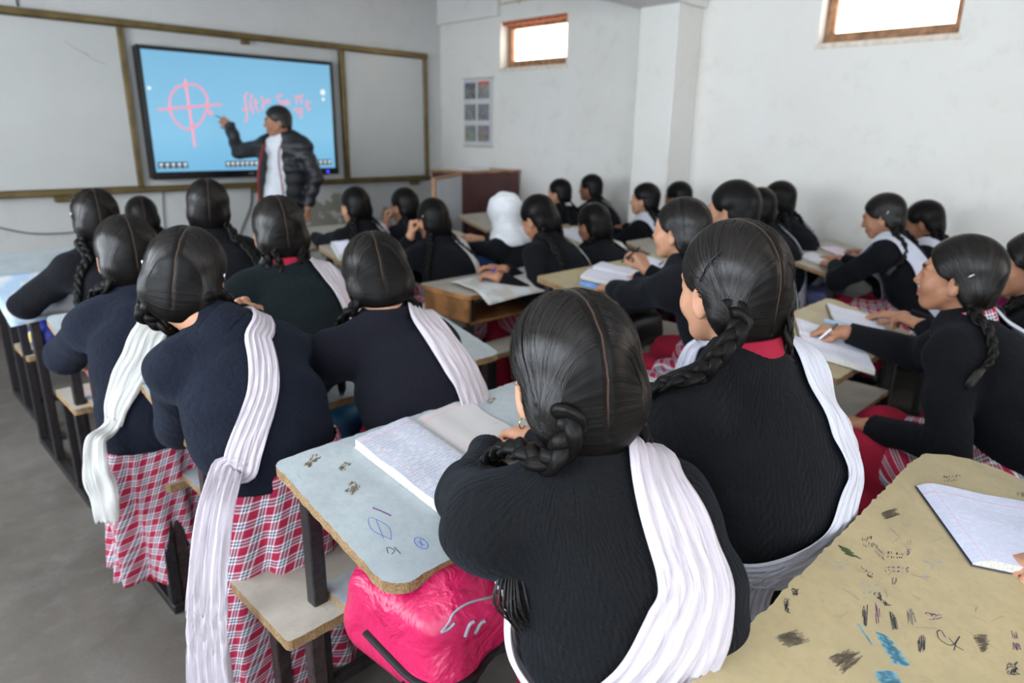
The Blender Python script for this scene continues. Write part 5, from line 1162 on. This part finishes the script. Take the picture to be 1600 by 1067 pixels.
m = MB(); rnd = random.Random(5)   # loose end of the nearest girl's braid beside her elbow
for k in range(70):
    a = rnd.uniform(-1, 1); b = rnd.uniform(-1, 1); A = V3(0.575, 0.565, 0.872)
    pts = [A+V3(a*0.008, b*0.008, 0), A+V3(-0.010+a*0.020, -0.012+b*0.016, -0.022), A+V3(-0.014+a*0.026, -0.022+b*0.02, -0.050), A+V3(0.004+a*0.018, -0.030+b*0.014, -0.078-rnd.random()*0.02)]
    m.tube([tuple(q-P1['o0']) for q in spline(pts, 9)], [0.0012]*8+[0.0003], 4)
m.build('hair_tuft', HAIR_T, P1['root'], smooth=True)
# ---------------------------------------------------------------- books, papers, pens
def mk_page(name, ink=0.0, base=(0.60, 0.60, 0.67), pink=True, hdr=0.9, inkc=(0.10, 0.14, 0.42)):
    t = NT(name); s = t.n('SeparateXYZ'); t.l(t.uv(), s.inputs[0]); x, y = s.outputs[0], s.outputs[1]   # metres on the page
    fr = t.math('FRACT', t.math('MULTIPLY', y, 1/0.0078))
    ln = t.ramp(fr, [(0.0, 1.0), (0.07, 1.0), (0.12, 0.0)]); c = t.mix(t.math('MULTIPLY', ln, 0.38), base, (0.30, 0.38, 0.62))
    if pink:
        m = t.math('LESS_THAN', t.math('ABSOLUTE', t.math('SUBTRACT', y, hdr)), 0.0008); c = t.mix(t.math('MULTIPLY', m, 0.8), c, (0.8, 0.25, 0.35))
        m = t.math('LESS_THAN', t.math('ABSOLUTE', t.math('SUBTRACT', x, 0.022)), 0.0007); c = t.mix(t.math('MULTIPLY', m, 0.6), c, (0.8, 0.25, 0.35))
    if ink:
        row = t.math('FLOOR', t.math('MULTIPLY', y, 1/0.0078)); cmb = t.n('CombineXYZ'); t.l(t.math('MULTIPLY', x, 420.0), cmb.inputs[0]); t.l(t.math('MULTIPLY', y, 520.0), cmb.inputs[1]); t.l(t.math('MULTIPLY', row, 3.7), cmb.inputs[2])
        n = t.noise(cmb.outputs[0], 1.0, 2, 0.6, 1.2)
        band = t.ramp(fr, [(0.18, 0.0), (0.28, 1.0), (0.75, 1.0), (0.88, 0.0)])
        sq = t.ramp(t.math('ABSOLUTE', t.math('SUBTRACT', n, 0.5)), [(0.018, 1.0), (0.042, 0.0)])
        cm2 = t.n('CombineXYZ'); t.l(t.math('MULTIPLY', x, 60.0), cm2.inputs[0]); t.l(t.math('MULTIPLY', row, 5.1), cm2.inputs[1])
        word = t.ramp(t.noise(cm2.outputs[0], 1.0, 1), [(0.40, 0.0), (0.46, 1.0)])
        c = t.mix(t.math('MULTIPLY', t.math('MULTIPLY', t.math('MULTIPLY', sq, band), word), ink), c, inkc)
    t.col(c); t.rough(0.75, 0.2); t.bump(t.noise(t.obj(), 25, 3), 0.15, 0.004); return t.m
PG_INK = mk_page('ruled_page_with_handwriting', 0.9, (0.55, 0.56, 0.60), True, 0.235); PG_BLANK = mk_page('ruled_blank_page', 0.0, (0.54, 0.52, 0.51), True, 0.235)
PG_W = mk_page('white_ruled_page', 0.35, (0.74, 0.74, 0.82), True, 0.215)
PEDGE = plain('page_block_edge', (0.62, 0.60, 0.55), 0.85, 0.2, 0, 0.4, 300, 0.2); COV = plain('dark_cover_card', (0.05, 0.06, 0.08), 0.6)
def desk_z(key):
    d = DESKS[key]; return d['z']
def book(name, label, cat, key, c, rot, w, h, tl=0.012, tr=0.006, ml=None, mr=None, curl=0.010, z=None, dz=0.0012, group=None, cover=COV, single=False):
    """open book lying on a desk: spine along its local y, two page blocks with curved tops"""
    zf = desk_z(key) if z is None else (lambda x, y: z)
    M = Rz(rot); c = np.array(c, float); o0 = V3(c[0], c[1], zf(c[0], c[1])+dz)
    r = empty(name, tuple(o0)); tag(r, label, cat, group)
    def P(x, y, hh):
        q = M@V3(x, y, 0); wx, wy = c[0]+q[0], c[1]+q[1]; return (q[0], q[1], zf(wx, wy)+dz+hh-o0[2])
    cv = MB(); ncv = [P(-w-0.003 if not single else -0.002, -h/2-0.003, 0), P(w+0.003, -h/2-0.003, 0), P(w+0.003, h/2+0.003, 0), P(-w-0.003 if not single else -0.002, h/2+0.003, 0)]
    cv.add(ncv+[(a, b, z_+0.0012) for a, b, z_ in ncv], [(0,3,2,1), (4,5,6,7), (0,1,5,4), (1,2,6,5), (2,3,7,6), (3,0,4,7)]); cv.build('cover', cover, r)
    for sg, th, mt, nm in ((-1, tl, ml or PG_W, 'left_pages'), (1, tr, mr or PG_W, 'right_pages'))[1 if single else 0:]:
        n, k = 22, 12; vs, us = [], []
        for i in range(n+1):
            t = i/n; x = sg*w*t; top = 0.0016+th*min(1, t*9+0.05)**0.6+curl*math.sin(PI*min(1, t*1.1))**1.0*(0.35+0.65*(1-t))+0.0015*math.sin(t*9)
            for j in range(k+1):
                y = -h/2+h*j/k; e = 0.003*math.sin(j*1.1+t*2)*t*(1 if th > 0.004 else 1.5); vs.append(P(x, y, top+e*0.6)); us.append((abs(x) if sg > 0 else w-abs(x), y+h/2))
        N1 = len(vs)
        for i in range(n+1):
            for j in range(k+1): vs.append(P(sg*w*i/n, -h/2+h*j/k, 0.0014)); us.append((0, 0))
        K = k+1; fs, mi = [], []
        def f4(a, b, c_, d_, m_): fs.append((a, b, c_, d_) if sg > 0 else (d_, c_, b, a)); mi.append(m_)
        for i in range(n):
            for j in range(k): f4(i*K+j, (i+1)*K+j, (i+1)*K+j+1, i*K+j+1, 0)
            f4(i*K+N1, (i+1)*K+N1, (i+1)*K, i*K, 1); f4(i*K+k, (i+1)*K+k, (i+1)*K+k+N1, i*K+k+N1, 1)
        for j in range(k): f4(n*K+j, n*K+j+N1, n*K+j+1+N1, n*K+j+1, 1)
        np_mesh(nm, np.array(vs), np.array(fs), [mt, PEDGE], r, uv=np.array(us), mi=mi, smooth=False)
    return r
book('notebook', 'open worn notebook filled with blue handwriting, in front of the cable-knit girl', 'notebook', 'c1r1', (0.905, 1.085), 5, 0.172, 0.255, 0.017, 0.004, PG_INK, PG_BLANK, curl=0.007, cover=PEDGE)
g_ = 'open notebooks on the desks'
book('notebook', 'notebook peeking out between the two nearest girls', 'notebook', 'c1r1', (1.47, 1.04), -8, 0.15, 0.20, group=g_)
book('notebook', 'folded-back pad under the fingers on the yellow desk', 'notebook', 'c1r0', (1.341, 0.218), -51, 0.235, 0.217, 0.012, 0.012, None, mk_page('blue_ruled_page', 0.45, (0.60, 0.62, 0.74), True, 0.19), curl=0.002, group=g_, single=True)
book('notebook', 'large open notebook under the profile girl\'s writing hand', 'notebook', 'c2r1', (2.455, 0.835), 30, 0.150, 0.225, 0.016, 0.012, group=g_, curl=0.004)
book('notebook', 'second open notebook on the cream desk, farther from the profile girl', 'notebook', 'c2r1', (2.80, 0.87), 30, 0.13, 0.20, 0.014, 0.010, group=g_, curl=0.004)
book('notebook', 'thick open notebook lying on the blue textbook on the tan desk', 'notebook', 'c2r2', (2.57, 1.885), 20, 0.155, 0.235, 0.016, 0.016, dz=0.022, group=g_)
MBt = MB(); dd_ = DESKS['c2r2']; q_ = Rz(20)
xyz = [V3(2.55, 1.87, 0)+q_@V3(a, b, 0) for a, b in ((-0.15, -0.13), (0.16, -0.13), (0.16, 0.12), (-0.15, 0.12))]
lo_ = [(v[0], v[1], dd_['z'](v[0], v[1])+0.001) for v in xyz]; hi_ = [(a, b, c+0.019) for a, b, c in lo_]
MBt.add(lo_+hi_, [(0,3,2,1), (4,5,6,7), (0,1,5,4), (1,2,6,5), (2,3,7,6), (3,0,4,7)])
tag(MBt.build('textbook', plain('blue_textbook_cover', (0.16, 0.30, 0.62), 0.5, 0.4, 0, 0, 15, 0.3)), 'blue textbook lying closed under the thick notebook on the tan desk', 'book')
book('notebook', 'white paper with a pen lying on it at the far end of the tan desk', 'notebook', 'c2r2', (3.05, 1.96), 10, 0.10, 0.19, 0.003, 0.003, group=g_)
book('notebook', 'notebook beside the bowed writing girl\'s sleeve on the middle desk', 'notebook', 'c1r2', (1.24, 1.90), 14, 0.13, 0.19, 0.008, 0.008, group=g_)
book('notebook', 'small notebook at the aisle side of the grey-white wall desk', 'notebook', 'c3r2', (4.16, 1.56), 8, 0.10, 0.16, 0.014, 0.010, group=g_)
book('notebook', 'pinkish notebook at the wall side of the grey-white wall desk', 'notebook', 'c3r2', (4.52, 1.57), -14, 0.10, 0.18, 0.006, 0.004, mk_page('pinkish_page', 0.2, (0.74, 0.64, 0.72)), mk_page('pinkish_page_two', 0.2, (0.74, 0.64, 0.72)), group=g_)
book('notebook', 'big open notebook in front of the girl with the raised hand', 'notebook', 'c3r4', (3.93, 3.20), 6, 0.17, 0.25, 0.010, 0.008, group=g_)
book('notebook', 'notebook under the headscarf girl\'s pen', 'notebook', 'c2r4', (2.86, 3.45), 4, 0.12, 0.18, 0.008, 0.006, group=g_)
book('notebook', 'open book with lifted pages near the plaster patches', 'notebook', 'c2r4', (2.22, 3.50), -20, 0.15, 0.21, 0.030, 0.022, curl=0.045, group=g_)
def sheet(name, label, cat, corners, mat, sag=0.0, n=16, parent=None):
    A, Bq, C_, D_ = [np.array(q, float) for q in corners]; vs, us = [], []
    for i in range(n+1):
        for j in range(n+1):
            u, v = i/n, j/n; p_ = (A*(1-u)+Bq*u)*(1-v)+(D_*(1-u)+C_*u)*v; p_ = p_+V3(0, 0, 0.004*math.sin(u*7+v*5)+0.003*math.sin(v*11+u*3)+0.004)
            p_[2] -= sag*max(0, (v-0.55)/0.45)**1.6; vs.append(p_); us.append((u*0.4, v*0.3))
    fs = [(i*(n+1)+j, (i+1)*(n+1)+j, (i+1)*(n+1)+j+1, i*(n+1)+j+1) for i in range(n) for j in range(n)]
    base = np.array(vs).mean(0); ob = np_mesh(name, np.array(vs), np.array(fs), mat, None, tuple(base), uv=np.array(us), base=base)
    md = ob.modifiers.new('solid', 'SOLIDIFY'); md.thickness = 0.0015
    return tag(ob, label, cat)
def mk_news(name, tint):
    t = NT(name); s = t.n('SeparateXYZ'); t.l(t.uv(), s.inputs[0]); fr = t.math('FRACT', t.math('MULTIPLY', s.outputs[1], 180.0))
    n = t.noise(t.scale(t.uv(), (14, 9, 1)), 1, 2); col = t.ramp(n, [(0.42, (0.60, 0.62, 0.64)), (0.52, tint)])
    t.col(t.mix(t.math('MULTIPLY', t.math('LESS_THAN', fr, 0.35), 0.3), col, (0.3, 0.3, 0.3))); t.rough(0.8, 0.15); return t.m
zz = DESKS['c1r4']['z']
sheet('newspaper', 'blue and white newspaper spread over the aisle desk, drooping over its edge', 'newspaper', [(0.42, 3.70, zz(0.5, 3.69)+0.012), (0.95, 3.71, zz(0.9, 3.7)+0.012), (0.93, 3.31, zz(0.9, 3.31)+0.012), (0.44, 3.265, zz(0.5, 3.30)+0.010)], mk_news('blue_white_print', (0.36, 0.50, 0.66)), 0.030)
sheet('newspaper', 'grey newspaper lying over the edge of the brown wooden box desk', 'newspaper', [(2.18, 2.62, 0.708), (2.80, 2.66, 0.708), (2.74, 2.26, 0.714), (2.12, 2.27, 0.714)], mk_news('grey_print', (0.50, 0.48, 0.44)), 0.045)
def pen(label, a, b, c, cap=None):
    m = MB(); a, b = V3(*a), V3(*b); m.tube([tuple(a), tuple(a+(b-a)*0.08), tuple(b)], [0.0008, 0.0042, 0.0042], 8)
    r = m.build('pen', plain('pen_%s' % c[0], c[1], 0.3, 0.5)); tag(r, label, 'pen', 'pens')
    if cap: m = MB(); m.tube([tuple(b-(b-a)*0.18), tuple(b+(b-a)*0.01)], 0.0050, 8); m.build('pen_cap', plain('pen_%s' % cap[0], cap[1], 0.3, 0.5), r)
BLU, BK, WT = ('blue', (0.03, 0.05, 0.5)), ('black', (0.01, 0.01, 0.012)), ('white', (0.7, 0.72, 0.75))
def hold(p, k, label, c, cap=None, L=0.14):
    tip, tht, f, n = p['tips'][k]; mid = (tip+tht)/2; d = nz_(-f*0.6+n*0.75); pen(label, mid-d*0.035, mid+d*(L-0.035), c, cap)
hold(PG, 'r', 'clear pen with a black cap in the profile girl\'s fingers', WT, BK)
hold(P16, 'r', 'black pen in the raised hand over the blue textbook', BK)
hold(P13, 'l', 'blue pen held by the girl in the headscarf', BLU)
hold(P4, 'r', 'pen held by the bowed writing girl in the middle row', BLU)
hold(P22, 'l', 'pen held by the girl with hair clips at the wall desk', BLU)
hold(P14, 'l', 'pen held over the newspaper on the wooden desk', BLU)
pen('black pen lying on white paper at the far end of the tan desk', (3.0, 1.93, 0.798), (3.09, 1.96, 0.80), BK)
# marker lying next to the far notebook
m = MB(); m.tube([(2.60, 0.93, 0.775), (2.66, 0.80, 0.752)], 0.009, 10); tag(m.build('pencil_case', plain('pale_blue_plastic', (0.35, 0.45, 0.58), 0.4), smooth=True), 'slim pale blue pencil case between the two notebooks on the cream desk', 'case')
# ---------------------------------------------------------------- bags
BAGF = {}
def bag(label, c, half, rot, mat, parts=None, seed=0, h=0.010, crease=0.008, name='school_bag', group=None):
    R_ = Rz(rot); c = V3(*c)
    def f(P):
        q = (P-c)@R_; a = rbox(q, V3(0, 0, 0), half, min(half)*0.75)
        return a+crease*(np.sin(q[:, 0]*20+seed+2*np.sin(q[:, 2]*11))*np.sin(q[:, 2]*13+1.5*np.sin(q[:, 0]*12)))+crease*0.25*np.sin(q[:, 0]*42+q[:, 2]*25)
    r_ = math.hypot(half[0], half[1])+0.03
    V, F = mesh_sdf(f, c-V3(r_, r_, half[2]+0.03), c+V3(r_, r_, half[2]+0.03), h)
    o = np_mesh(name, V, F, mat, None, tuple(c), base=c); tag(o, label, 'bag', group); BAGF[o.name] = (f, c); return o, R_
PKB = NT('glossy_pink_nylon'); PKB.col((0.50, 0.012, 0.085)); PKB.rough(0.36, 0.5); PKB.bump(PKB.noise(PKB.obj(), 8, 4, 0.55, 0.9), 0.9, 0.035)
BKB = plain('black_webbing', (0.012, 0.012, 0.014), 0.6, 0.3, 0, 0.3, 300)
b1, Rb = bag('crumpled pink school bag stuffed on the shelf under the nearest desk', (0.775, 0.895, 0.568), (0.215, 0.155, 0.108), 4, PKB.m, seed=1, h=0.006, crease=0.015)
GP = plain('grey_printed_mark', (0.28, 0.27, 0.32), 0.5)
def on(ob, pts, r, mat, name, n=26, flat=1.0):
    c = np.array(ob.location)
    f_, c0 = BAGF[ob.name]; P = spline(pts, n)+c0
    for _ in range(4): P = P-(f_(P)-r*0.3)[:, None]*grad(f_, P)
    m = MB(); m.tube([tuple(q) for q in P-c0], r, 8, flat=flat); return m.build(name, mat, ob, smooth=True)
on(b1, [(-0.215, 0.02, -0.01), (-0.205, -0.09, -0.03), (-0.13, -0.155, -0.050), (-0.05, -0.16, -0.075), (0.05, -0.16, -0.050), (0.15, -0.14, 0.0)], 0.009, BKB, 'zip_band', flat=0.5)
on(b1, [(-0.20, -0.08, -0.050), (-0.12, -0.15, -0.080), (-0.02, -0.155, -0.098), (0.10, -0.150, -0.080)], 0.007, BKB, 'zip_band', flat=0.5)
on(b1, [(-0.180, -0.155, 0.062), (-0.163, -0.155, 0.075), (-0.150, -0.155, 0.092), (-0.115, -0.155, 0.096), (-0.055, -0.155, 0.080)], 0.0022, GP, 'printed_swoosh')
on(b1, [(-0.180, -0.155, 0.062), (-0.165, -0.155, 0.062), (-0.152, -0.155, 0.068)], 0.0026, GP, 'printed_swoosh')
for dx in (0.0, 0.022): on(b1, [(-0.132+dx, -0.155, 0.030-dx*0.3), (-0.124+dx, -0.155, 0.050-dx*0.3), (-0.114+dx, -0.155, 0.054-dx*0.3)], 0.0036, GP, 'printed_letter')
on(b1, [(-0.05, -0.155, -0.09), (-0.03, -0.160, -0.02), (0.02, -0.150, 0.04)], 0.012, BKB, 'strap', flat=0.35)
bl, _ = bag('bright blue bag under the desk beside the plaid-tunic girl', (1.02, 1.86, 0.545), (0.13, 0.13, 0.085), 10, plain('teal_blue_nylon', (0.02, 0.16, 0.32), 0.4, 0.5, 0, 0.5, 10), seed=2)
bl, _ = bag('royal blue printed bag hanging inside the aisle desk with the newspaper', (0.63, 3.44, 0.555), (0.10, 0.10, 0.095), 0, plain('royal_blue_print', (0.02, 0.04, 0.30), 0.5, 0.4, 0, 0.4, 12, 0.6), seed=3)
on(bl, [(-0.098, -0.05, -0.03), (-0.103, -0.07, 0.02), (-0.100, -0.03, 0.04), (-0.103, -0.02, 0.0)], 0.008, plain('yellow_print', (0.6, 0.5, 0.2), 0.6), 'printed_mark')
bag('black padded bag on the shelf of the tan desk', (2.66, 1.88, 0.545), (0.17, 0.14, 0.085), 0, plain('black_padded_nylon', (0.012, 0.012, 0.016), 0.35, 0.5, 0, 0.8, 22), seed=4)
bag('black bag in the dark under the middle desk by the seated writer', (1.38, 1.86, 0.54), (0.12, 0.12, 0.08), 0, BKB, seed=5)
bag('lavender-blue bag on the shelf of the grey-white wall desk', (4.30, 1.60, 0.51), (0.16, 0.12, 0.05), 0, plain('lavender_cloth', (0.20, 0.24, 0.50), 0.7), seed=6)
gb, _ = bag('neon green striped bag beside the grey-white wall desk', (4.56, 1.16, 0.30), (0.09, 0.10, 0.20), 0, plain('neon_green_nylon', (0.20, 0.62, 0.02), 0.5), seed=7)
on(gb, [(-0.095, -0.04, -0.15), (-0.095, -0.03, 0.0), (-0.095, -0.04, 0.15)], 0.012, BKB, 'strap', flat=0.4)
bag('magenta bag under the desk at the right wall', (4.55, 0.60, 0.54), (0.20, 0.13, 0.075), 0, plain('magenta_nylon', (0.55, 0.02, 0.20), 0.5, 0.4, 0, 0.5, 12), seed=8)
bag('dark blue denim bag between the headscarf girl and the fist-propped girl', (2.66, 2.96, 0.62), (0.13, 0.12, 0.12), 0, TEAL_B, seed=9)
# ---------------------------------------------------------------- pen marks on the two nearest desks
def marks(key, strokes, r, color, name='ink_mark'):
    d = DESKS[key]; m = MB(); ox, oy = d['c']
    for L in strokes:
        P = spline([(x, y, 0) for x, y in L], max(2, (len(L)-1)*5)) if len(L) > 2 else np.array([(x, y, 0) for x, y in L])
        vs = []; 
        for i in range(len(P)):
            t = P[min(i+1, len(P)-1)]-P[max(i-1, 0)]; t = t/(np.linalg.norm(t)+1e-9); n = V3(-t[1], t[0], 0)
            for sg in (-1, 1): q = P[i]+n*sg*r; vs.append((q[0]-ox, q[1]-oy, d['z'](q[0], q[1])+0.0004))
        m.add(vs, [(2*i, 2*i+2, 2*i+3, 2*i+1) for i in range(len(P)-1)])
    return m.build(name, plain(color[0], color[1], 0.6, 0.3), d['o'])
def rug(cx, cy, sx, sy, n, seed, ang=0.0, wig=0.3):
    rnd = random.Random(seed); out = []; ca, sa = math.cos(ang), math.sin(ang)
    for k in range(n):
        a = rnd.uniform(-sx, sx); b = rnd.uniform(-sy, sy); L = rnd.uniform(0.3, 1)*sx*0.6; pts = []
        for t in (-1, -0.3, 0.4, 1): u, v = a+t*L*0.6, b+rnd.uniform(-1, 1)*sy*wig; pts.append((cx+u*ca-v*sa, cy+u*sa+v*ca))
        out.append(pts)
    return out
def letters(x, y, ang, n, size, seed):
    rnd = random.Random(seed); out = []; ca, sa = math.cos(ang), math.sin(ang)
    for k in range(n):
        if rnd.random() < 0.12: continue
        ox = k*size*0.8; pts = []
        for t in range(rnd.choice((3, 4, 5))): u, v = ox+rnd.uniform(0, size*0.65), rnd.uniform(0, size); pts.append((x+u*ca-v*sa, y+u*sa+v*ca))
        out.append(pts)
    return out
INKD, INKB, INKP, BRN, SKY, GRN = ('dark_ink', (0.05, 0.05, 0.06)), ('blue_ink', (0.12, 0.18, 0.50)), ('purple_ink', (0.16, 0.07, 0.18)), ('bare_brown_patch', (0.20, 0.16, 0.11)), ('sky_blue_paint', (0.16, 0.38, 0.50)), ('dark_green_paint', (0.10, 0.14, 0.06))
for (x, y, a, b, n, sd) in ((0.625, 1.205, 0.020, 0.008, 30, 1), (0.668, 1.155, 0.014, 0.006, 18, 2), (0.645, 1.09, 0.016, 0.010, 26, 3), (0.735, 1.195, 0.012, 0.010, 16, 4), (1.13, 1.20, 0.02, 0.008, 14, 5), (0.80, 1.225, 0.02, 0.004, 12, 6), (1.0, 1.215, 0.02, 0.005, 10, 7)):
    marks('c1r1', rug(x, y, a, b, n, sd, 0.5), 0.0012, BRN, 'worn_patch')
marks('c1r1', [[(0.665+0.010*math.cos(t), 0.893+0.016*math.sin(t)) for t in np.linspace(0, 6.2, 9)], [(0.660, 0.885), (0.670, 0.902)], [(0.662, 0.90), (0.667, 0.885)]], 0.0011, INKB)
marks('c1r1', [[(0.625, 0.93), (0.61, 0.97), (0.625, 1.0), (0.64, 0.96), (0.625, 0.93)], [(0.615, 0.94), (0.632, 0.99)]], 0.0007, INKB)
marks('c1r1', [[(0.645, 1.02), (0.654, 1.002), (0.662, 0.982)]], 0.0018, INKP)
marks('c1r1', [[(0.600, 0.905), (0.607, 0.918), (0.614, 0.905), (0.604, 0.900)], [(0.618, 0.912), (0.618, 0.892)]], 0.0008, INKD)
Q_patch = [[(0.81, 0.294), (0.855, 0.278), (0.856, 0.256), (0.808, 0.274)], [(0.842, 0.231), (0.89, 0.215), (0.893, 0.198), (0.831, 0.207)], [(1.265, 0.301), (1.313, 0.289), (1.305, 0.275), (1.249, 0.29)], [(1.072, 0.108), (1.102, 0.091), (1.074, 0.085), (1.046, 0.09)]]
Q_blue = [[(0.949, 0.206), (0.958, 0.187), (0.931, 0.146), (0.91, 0.169)], [(0.874, 0.18), (0.901, 0.161), (0.89, 0.148), (0.85, 0.165)], [(0.942, 0.23), (0.944, 0.218), (0.918, 0.195), (0.926, 0.206)]]
Q_green = [[(1.097, 0.315), (1.107, 0.302), (1.097, 0.275), (1.085, 0.3)]]
Q_dark = [[(0.893, 0.317), (0.904, 0.312), (0.875, 0.298), (0.872, 0.305)], [(0.926, 0.32), (0.937, 0.312), (0.922, 0.306), (0.913, 0.312)], [(1.053, 0.064), (1.083, 0.046), (1.057, 0.041), (1.033, 0.055)], [(1.03, 0.235), (1.045, 0.227), (1.031, 0.206), (1.018, 0.215)]]
Q_purple = [[(1.057, 0.174), (1.082, 0.151), (1.072, 0.144), (1.048, 0.161)], [(1.191, 0.24), (1.21, 0.23), (1.193, 0.225), (1.178, 0.231)]]
Q_text = [[(1.156, 0.298), (1.18, 0.288), (1.152, 0.272), (1.127, 0.283)], [(1.17, 0.283), (1.148, 0.257), (1.128, 0.249), (1.125, 0.262)], [(1.162, 0.257), (1.181, 0.235), (1.162, 0.231), (1.138, 0.248)], [(1.113, 0.249), (1.154, 0.218), (1.132, 0.214), (1.098, 0.241)], [(1.079, 0.272), (1.08, 0.25), (1.062, 0.247), (1.063, 0.262)], [(1.102, 0.23), (1.11, 0.225), (1.077, 0.214), (1.072, 0.22)], [(0.992, 0.238), (1.002, 0.231), (0.933, 0.209), (0.939, 0.218)], [(1.013, 0.228), (1.023, 0.221), (0.96, 0.198), (0.953, 0.203)], [(1.012, 0.205), (1.02, 0.2), (0.975, 0.179), (0.966, 0.185)], [(1.045, 0.191), (1.055, 0.184), (1.012, 0.165), (0.998, 0.175)], [(1.002, 0.164), (1.014, 0.155), (0.959, 0.141), (0.953, 0.146)], [(1.14, 0.073), (1.144, 0.065), (1.101, 0.049), (1.089, 0.058)], [(1.531, 0.267), (1.583, 0.242), (1.526, 0.24), (1.5, 0.255)], [(1.216, 0.246), (1.238, 0.238), (1.215, 0.233), (1.203, 0.24)], [(1.621, 0.15), (1.636, 0.14), (1.599, 0.134), (1.595, 0.143)]]
Q_lblue = [[(1.054, 0.305), (1.066, 0.286), (1.038, 0.279), (1.037, 0.295)], [(1.213, 0.219), (1.223, 0.184), (1.185, 0.178), (1.168, 0.2)], [(1.039, 0.258), (1.064, 0.236), (1.037, 0.23), (1.01, 0.244)], [(1.151, 0.196), (1.163, 0.19), (1.15, 0.186), (1.142, 0.192)]]
Q_t = [[(1.033, 0.145), (1.02, 0.138), (1.023, 0.123), (1.054, 0.12), (1.033, 0.12), (1.015, 0.118)], [(1.036, 0.13), (1.028, 0.119), (1.028, 0.109)], [(1.033, 0.145), (1.041, 0.142), (1.032, 0.133)]]

def bil(q, u, v):
    (a, b, c, d) = q; return tuple((a[k]*(1-u)+b[k]*u)*(1-v)+(d[k]*(1-u)+c[k]*u)*v for k in (0, 1))
def hatch(q, n, seed, wig=0.12):
    rnd = random.Random(seed); out = []
    for k in range(n):
        v = rnd.random(); u0 = rnd.uniform(0, 0.6); L = rnd.uniform(0.15, 0.45); sl = rnd.uniform(-wig, wig)
        out.append([bil(q, u0+L*t, min(1, max(0, v+sl*t+rnd.uniform(-wig, wig)*0.3))) for t in (0, 0.35, 0.7, 1)])
    return out
def words(q, seed, rows=2, n=5):
    rnd = random.Random(seed); out = []
    for r_ in range(rows):
        for k in range(n):
            if rnd.random() < 0.15: continue
            u0 = (k+0.1)/n; v0 = r_/rows
            out.append([bil(q, u0+rnd.uniform(0, 0.75)/n, v0+rnd.uniform(0.05, 0.8)/rows) for t in range(rnd.choice((3, 4, 5, 6)))])
    return out
GRY = ('grey_pencil', (0.20, 0.19, 0.17)); LBL = ('pale_blue_ink', (0.25, 0.36, 0.48))
for k, q_ in enumerate(Q_patch): marks('c1r0', hatch(q_, 95, 60+k, 0.10), 0.00075, BRN, 'worn_patch')
for k, q_ in enumerate(Q_blue): marks('c1r0', hatch(q_, (110, 70, 22)[k], 70+k, 0.12), (0.0017, 0.0014, 0.0009)[k], SKY, 'blue_stain')
for k, q_ in enumerate(Q_green): marks('c1r0', hatch(q_, 45, 80+k, 0.08), 0.0014, GRN, 'green_stain')
for k, q_ in enumerate(Q_dark): marks('c1r0', hatch(q_, 22, 90+k, 0.5), 0.0005, INKD, 'ink_scribble')
for k, q_ in enumerate(Q_purple): marks('c1r0', hatch(q_, 9, 100+k, 0.35), 0.0006, INKP, 'ink_scribble')
for k, q_ in enumerate(Q_text): marks('c1r0', words(q_, 110+k, 2 if k in (0, 1, 2, 3, 4, 11, 12) else 1, 6), 0.00045, (INKD, GRY, INKD, INKP)[k % 4], 'pen_scribble')
for k, q_ in enumerate(Q_lblue): marks('c1r0', words(q_, 130+k, 3, 3), 0.0004, LBL, 'pen_scribble')
marks('c1r0', Q_t, 0.0007, INKD, 'ink_letter')
rnd = random.Random(9)
marks('c1r0', [[(x, y), (x+rnd.uniform(-0.02, 0.02), y+rnd.uniform(-0.012, 0.012)), (x+rnd.uniform(-0.035, 0.035), y+rnd.uniform(-0.02, 0.02))] for x, y in [(rnd.uniform(0.85, 1.6), rnd.uniform(-0.05, 0.29)) for _ in range(46)]], 0.00025, GRY, 'fine_scratch')
